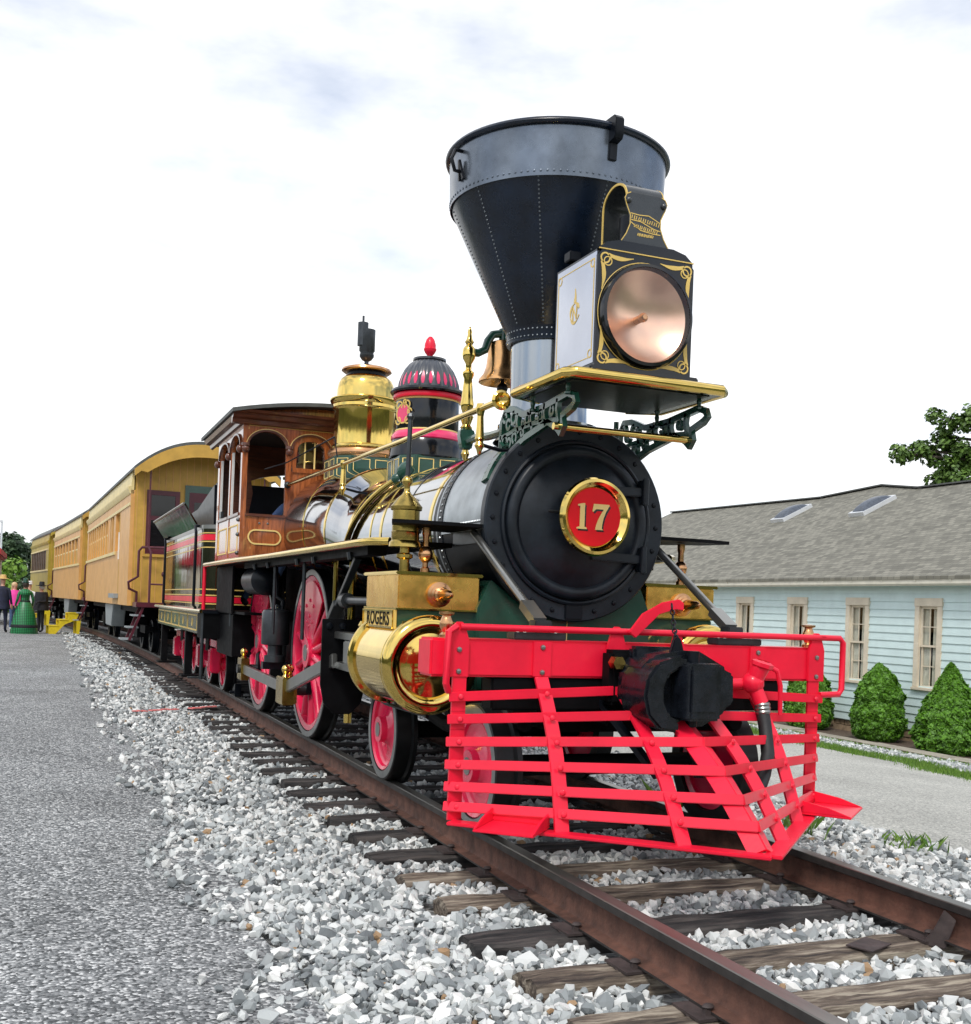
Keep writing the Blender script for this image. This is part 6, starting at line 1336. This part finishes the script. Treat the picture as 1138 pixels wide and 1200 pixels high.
# ================================================================== PEOPLE
def person(name_lbl, x, y, rz, h=1.72, cols=('navy', 'navy', 'skin', 'cloth_black'), arms=((-.28, .02, -.05), (.28, .02, -.05)), legs=True, zbase=-.215, lean=0):
    t = thing('person', name_lbl, 'person', (x, y, zbase), rz); k = h/1.75
    V, E, RR = [], [], []
    def ad(p, r, par=None):
        V.append(Vector(p)*k); RR.append((r[0]*k, r[1]*k) if isinstance(r, tuple) else (r*k, r*k))
        if par is not None: E.append((par, len(V)-1))
        return len(V)-1
    pel = ad((0, 0, .95), (.17, .12)); wa = ad((0, 0, 1.10), (.15, .105), pel); chs = ad((0, 0, 1.30), (.18, .115), wa); nb = ad((0, .01, 1.46), (.09, .08), chs); nk = ad((0, 0, 1.53), .055, nb); jw = ad((0, -.02, 1.60), .075, nk); hd_ = ad((0, -.005, 1.68), .09, jw); ad((0, 0, 1.75), .06, hd_)
    for s_, (hx, hy, hz) in zip((-1, 1), arms):
        sh_ = ad((s_*.19, 0, 1.41), .065, chs); el = ad((s_*.25+hx*.3*0, .03, 1.14), .048, sh_); wr = ad((hx, -.08+hy, .92+hz+.0), .034, el); ad((hx*.98, -.11+hy, .86+hz), .04, wr); ad((hx*.95, -.13+hy, .79+hz), .02, len(V)-1)
    for s_ in (-1, 1):
        hp = ad((s_*.10, 0, .86), .10, pel); kn_ = ad((s_*.11, -.01, .48), .065, hp); an = ad((s_*.12, .02, .09), .045, kn_); ad((s_*.13, -.13, .035), .04, an)
    me = bpy.data.meshes.new('sk'); me.from_pydata(V, E, []); o = bpy.data.objects.new('sk', me); col.objects.link(o)
    md = o.modifiers.new('s', 'SKIN'); sv = me.skin_vertices[0].data
    for i, r_ in enumerate(RR): sv[i].radius = r_
    sv[0].use_root = True; md.use_smooth_shade = True; ss = o.modifiers.new('u', 'SUBSURF'); ss.levels = 1; ss.render_levels = 1
    bpy.context.view_layer.update(); bm_ = bpy.data.meshes.new_from_object(o.evaluated_get(bpy.context.evaluated_depsgraph_get())); bpy.data.objects.remove(o); bm_.name = 'body'
    bm_.materials.clear()
    for m_ in cols: bm_.materials.append(M[m_])
    for p in bm_.polygons:
        z = p.center.z/k; rad_ = abs(p.center.x)/k
        p.material_index = 2 if z > 1.50 or (rad_ > .2 and z < .93 and z > .6) else (0 if z > .93 else (1 if z > .10 else 3))
        if cols[1] == 'skin_low' : pass
    put('body', bm_, t); B().sph((0, -.10*k, 1.655*k), .016*k, 6, (.8, 1.2, 1.2)).build('nose', cols[2], t); return t, k
def hat(t, k, m, brim, crown_h, r=.095):
    B().lathe([(r*.9, 1.715), (brim*.98, 1.722), (brim, 1.735), (r+.012, 1.748), (r, 1.75), (r*.95, 1.75+crown_h*.8), (r*.7, 1.75+crown_h), (0, 1.75+crown_h)], (0, 0, 0), Z, 20).xf(Matrix.Scale(k, 4)).build('hat', m, t)
def hair(t, k, m, low=1.5):
    B().sph((0, .02*k, 1.67*k), .104*k, 14, (1, 1, 1.0)).box((-.085*k, .03*k, low*k), (.085*k, .10*k, 1.66*k)).build('hair', m, t, bevel=.02)
t, k = person('person in a long green plaid period dress and dark bonnet', -3.62, 33.3, R(190), 1.74, ('plaid', 'plaid', 'skin', 'cloth_black'), ((-.27, -.10, .05), (.27, -.10, .05)))
B().lathe([(.14, 1.10), (.20, 1.02), (.31, .72), (.40, .34), (.44, .02), (.43, .0), (.2, .0)], (0, 0, 0), Z, 40).build('skirt', 'plaid', t)
B().lathe([(.412, .30), (.422, .28), (.430, .22), (.425, .20)], (0, 0, 0), Z, 40).build('skirt_band', 'cloth_black', t); B().lathe([(.14, 1.12), (.165, 1.11), (.17, 1.07), (.16, 1.05)], (0, 0, 0), Z, 24).build('belt', 'cloth_black', t)
B().lathe([(.20, 1.30), (.21, 1.38), (.15, 1.46), (.08, 1.50)], (0, 0, 0), Z, 20).build('shawl', 'plaid', t); hair(t, k, 'hair_dark', 1.56); hat(t, k, 'green', .14, .11)
t, k = person('person in black suit and wide brimmed black hat beside green dress', -3.12, 34.6, R(-60), 1.66, ('cloth_black', 'cloth_black', 'skin', 'cloth_black'), ((-.26, -.02, 0), (.22, -.2, .22)))
B().lathe([(.20, 1.42), (.235, 1.25), (.22, 1.08), (.25, .92), (.26, .78), (.2, .77)], (0, 0, 0), Z, 20).build('coat', 'cloth_black', t); hair(t, k, 'hair_grey', 1.6); hat(t, k, 'cloth_black', .21, .13)
t, k = person('person in navy coat and straw hat at the pavement edge', -4.33, 33.6, R(165), 1.84, ('navy', 'navy', 'skin', 'cloth_black'))
B().lathe([(.19, 1.44), (.235, 1.28), (.21, 1.08), (.245, .92), (.25, .80), (.2, .79)], (0, 0, 0), Z, 20).build('coat', 'navy', t); hat(t, k, 'straw', .19, .11)
t, k = person('person with blond hair in bright pink shirt and denim shorts', -4.02, 36.2, R(40), 1.72, ('cloth_pink', 'denim', 'skin', 'white'), ((-.30, -.05, .02), (.28, -.1, .08)))
B().lathe([(.18, 1.44), (.23, 1.30), (.215, 1.10), (.235, .90), (.2, .89)], (0, 0, 0), Z, 20).build('shirt', 'cloth_pink', t); hair(t, k, 'hair_blond', 1.44)
t, k = person('person in white top and white cap standing behind black hat', -3.55, 38.0, R(170), 1.72, ('cloth_white', 'denim', 'skin', 'white')); hat(t, k, 'cloth_white', .12, .10, .105)
t, k = person('person in blue shirt working inside the locomotive cab', -.80, 6.30, R(60), 1.70, ('shirt_blue', 'denim', 'skin', 'cloth_black'), ((-.30, -.1, .1), (.28, -.2, .25)), zbase=1.08)
t.rotation_euler = (0, R(27), R(20))
hair(t, k, 'hair_dark', 1.56); B().lathe([(.09, 1.50), (.13, 1.45), (.11, 1.40)], (0, 0, 0), Z, 16).build('neckerchief', 'red', t)
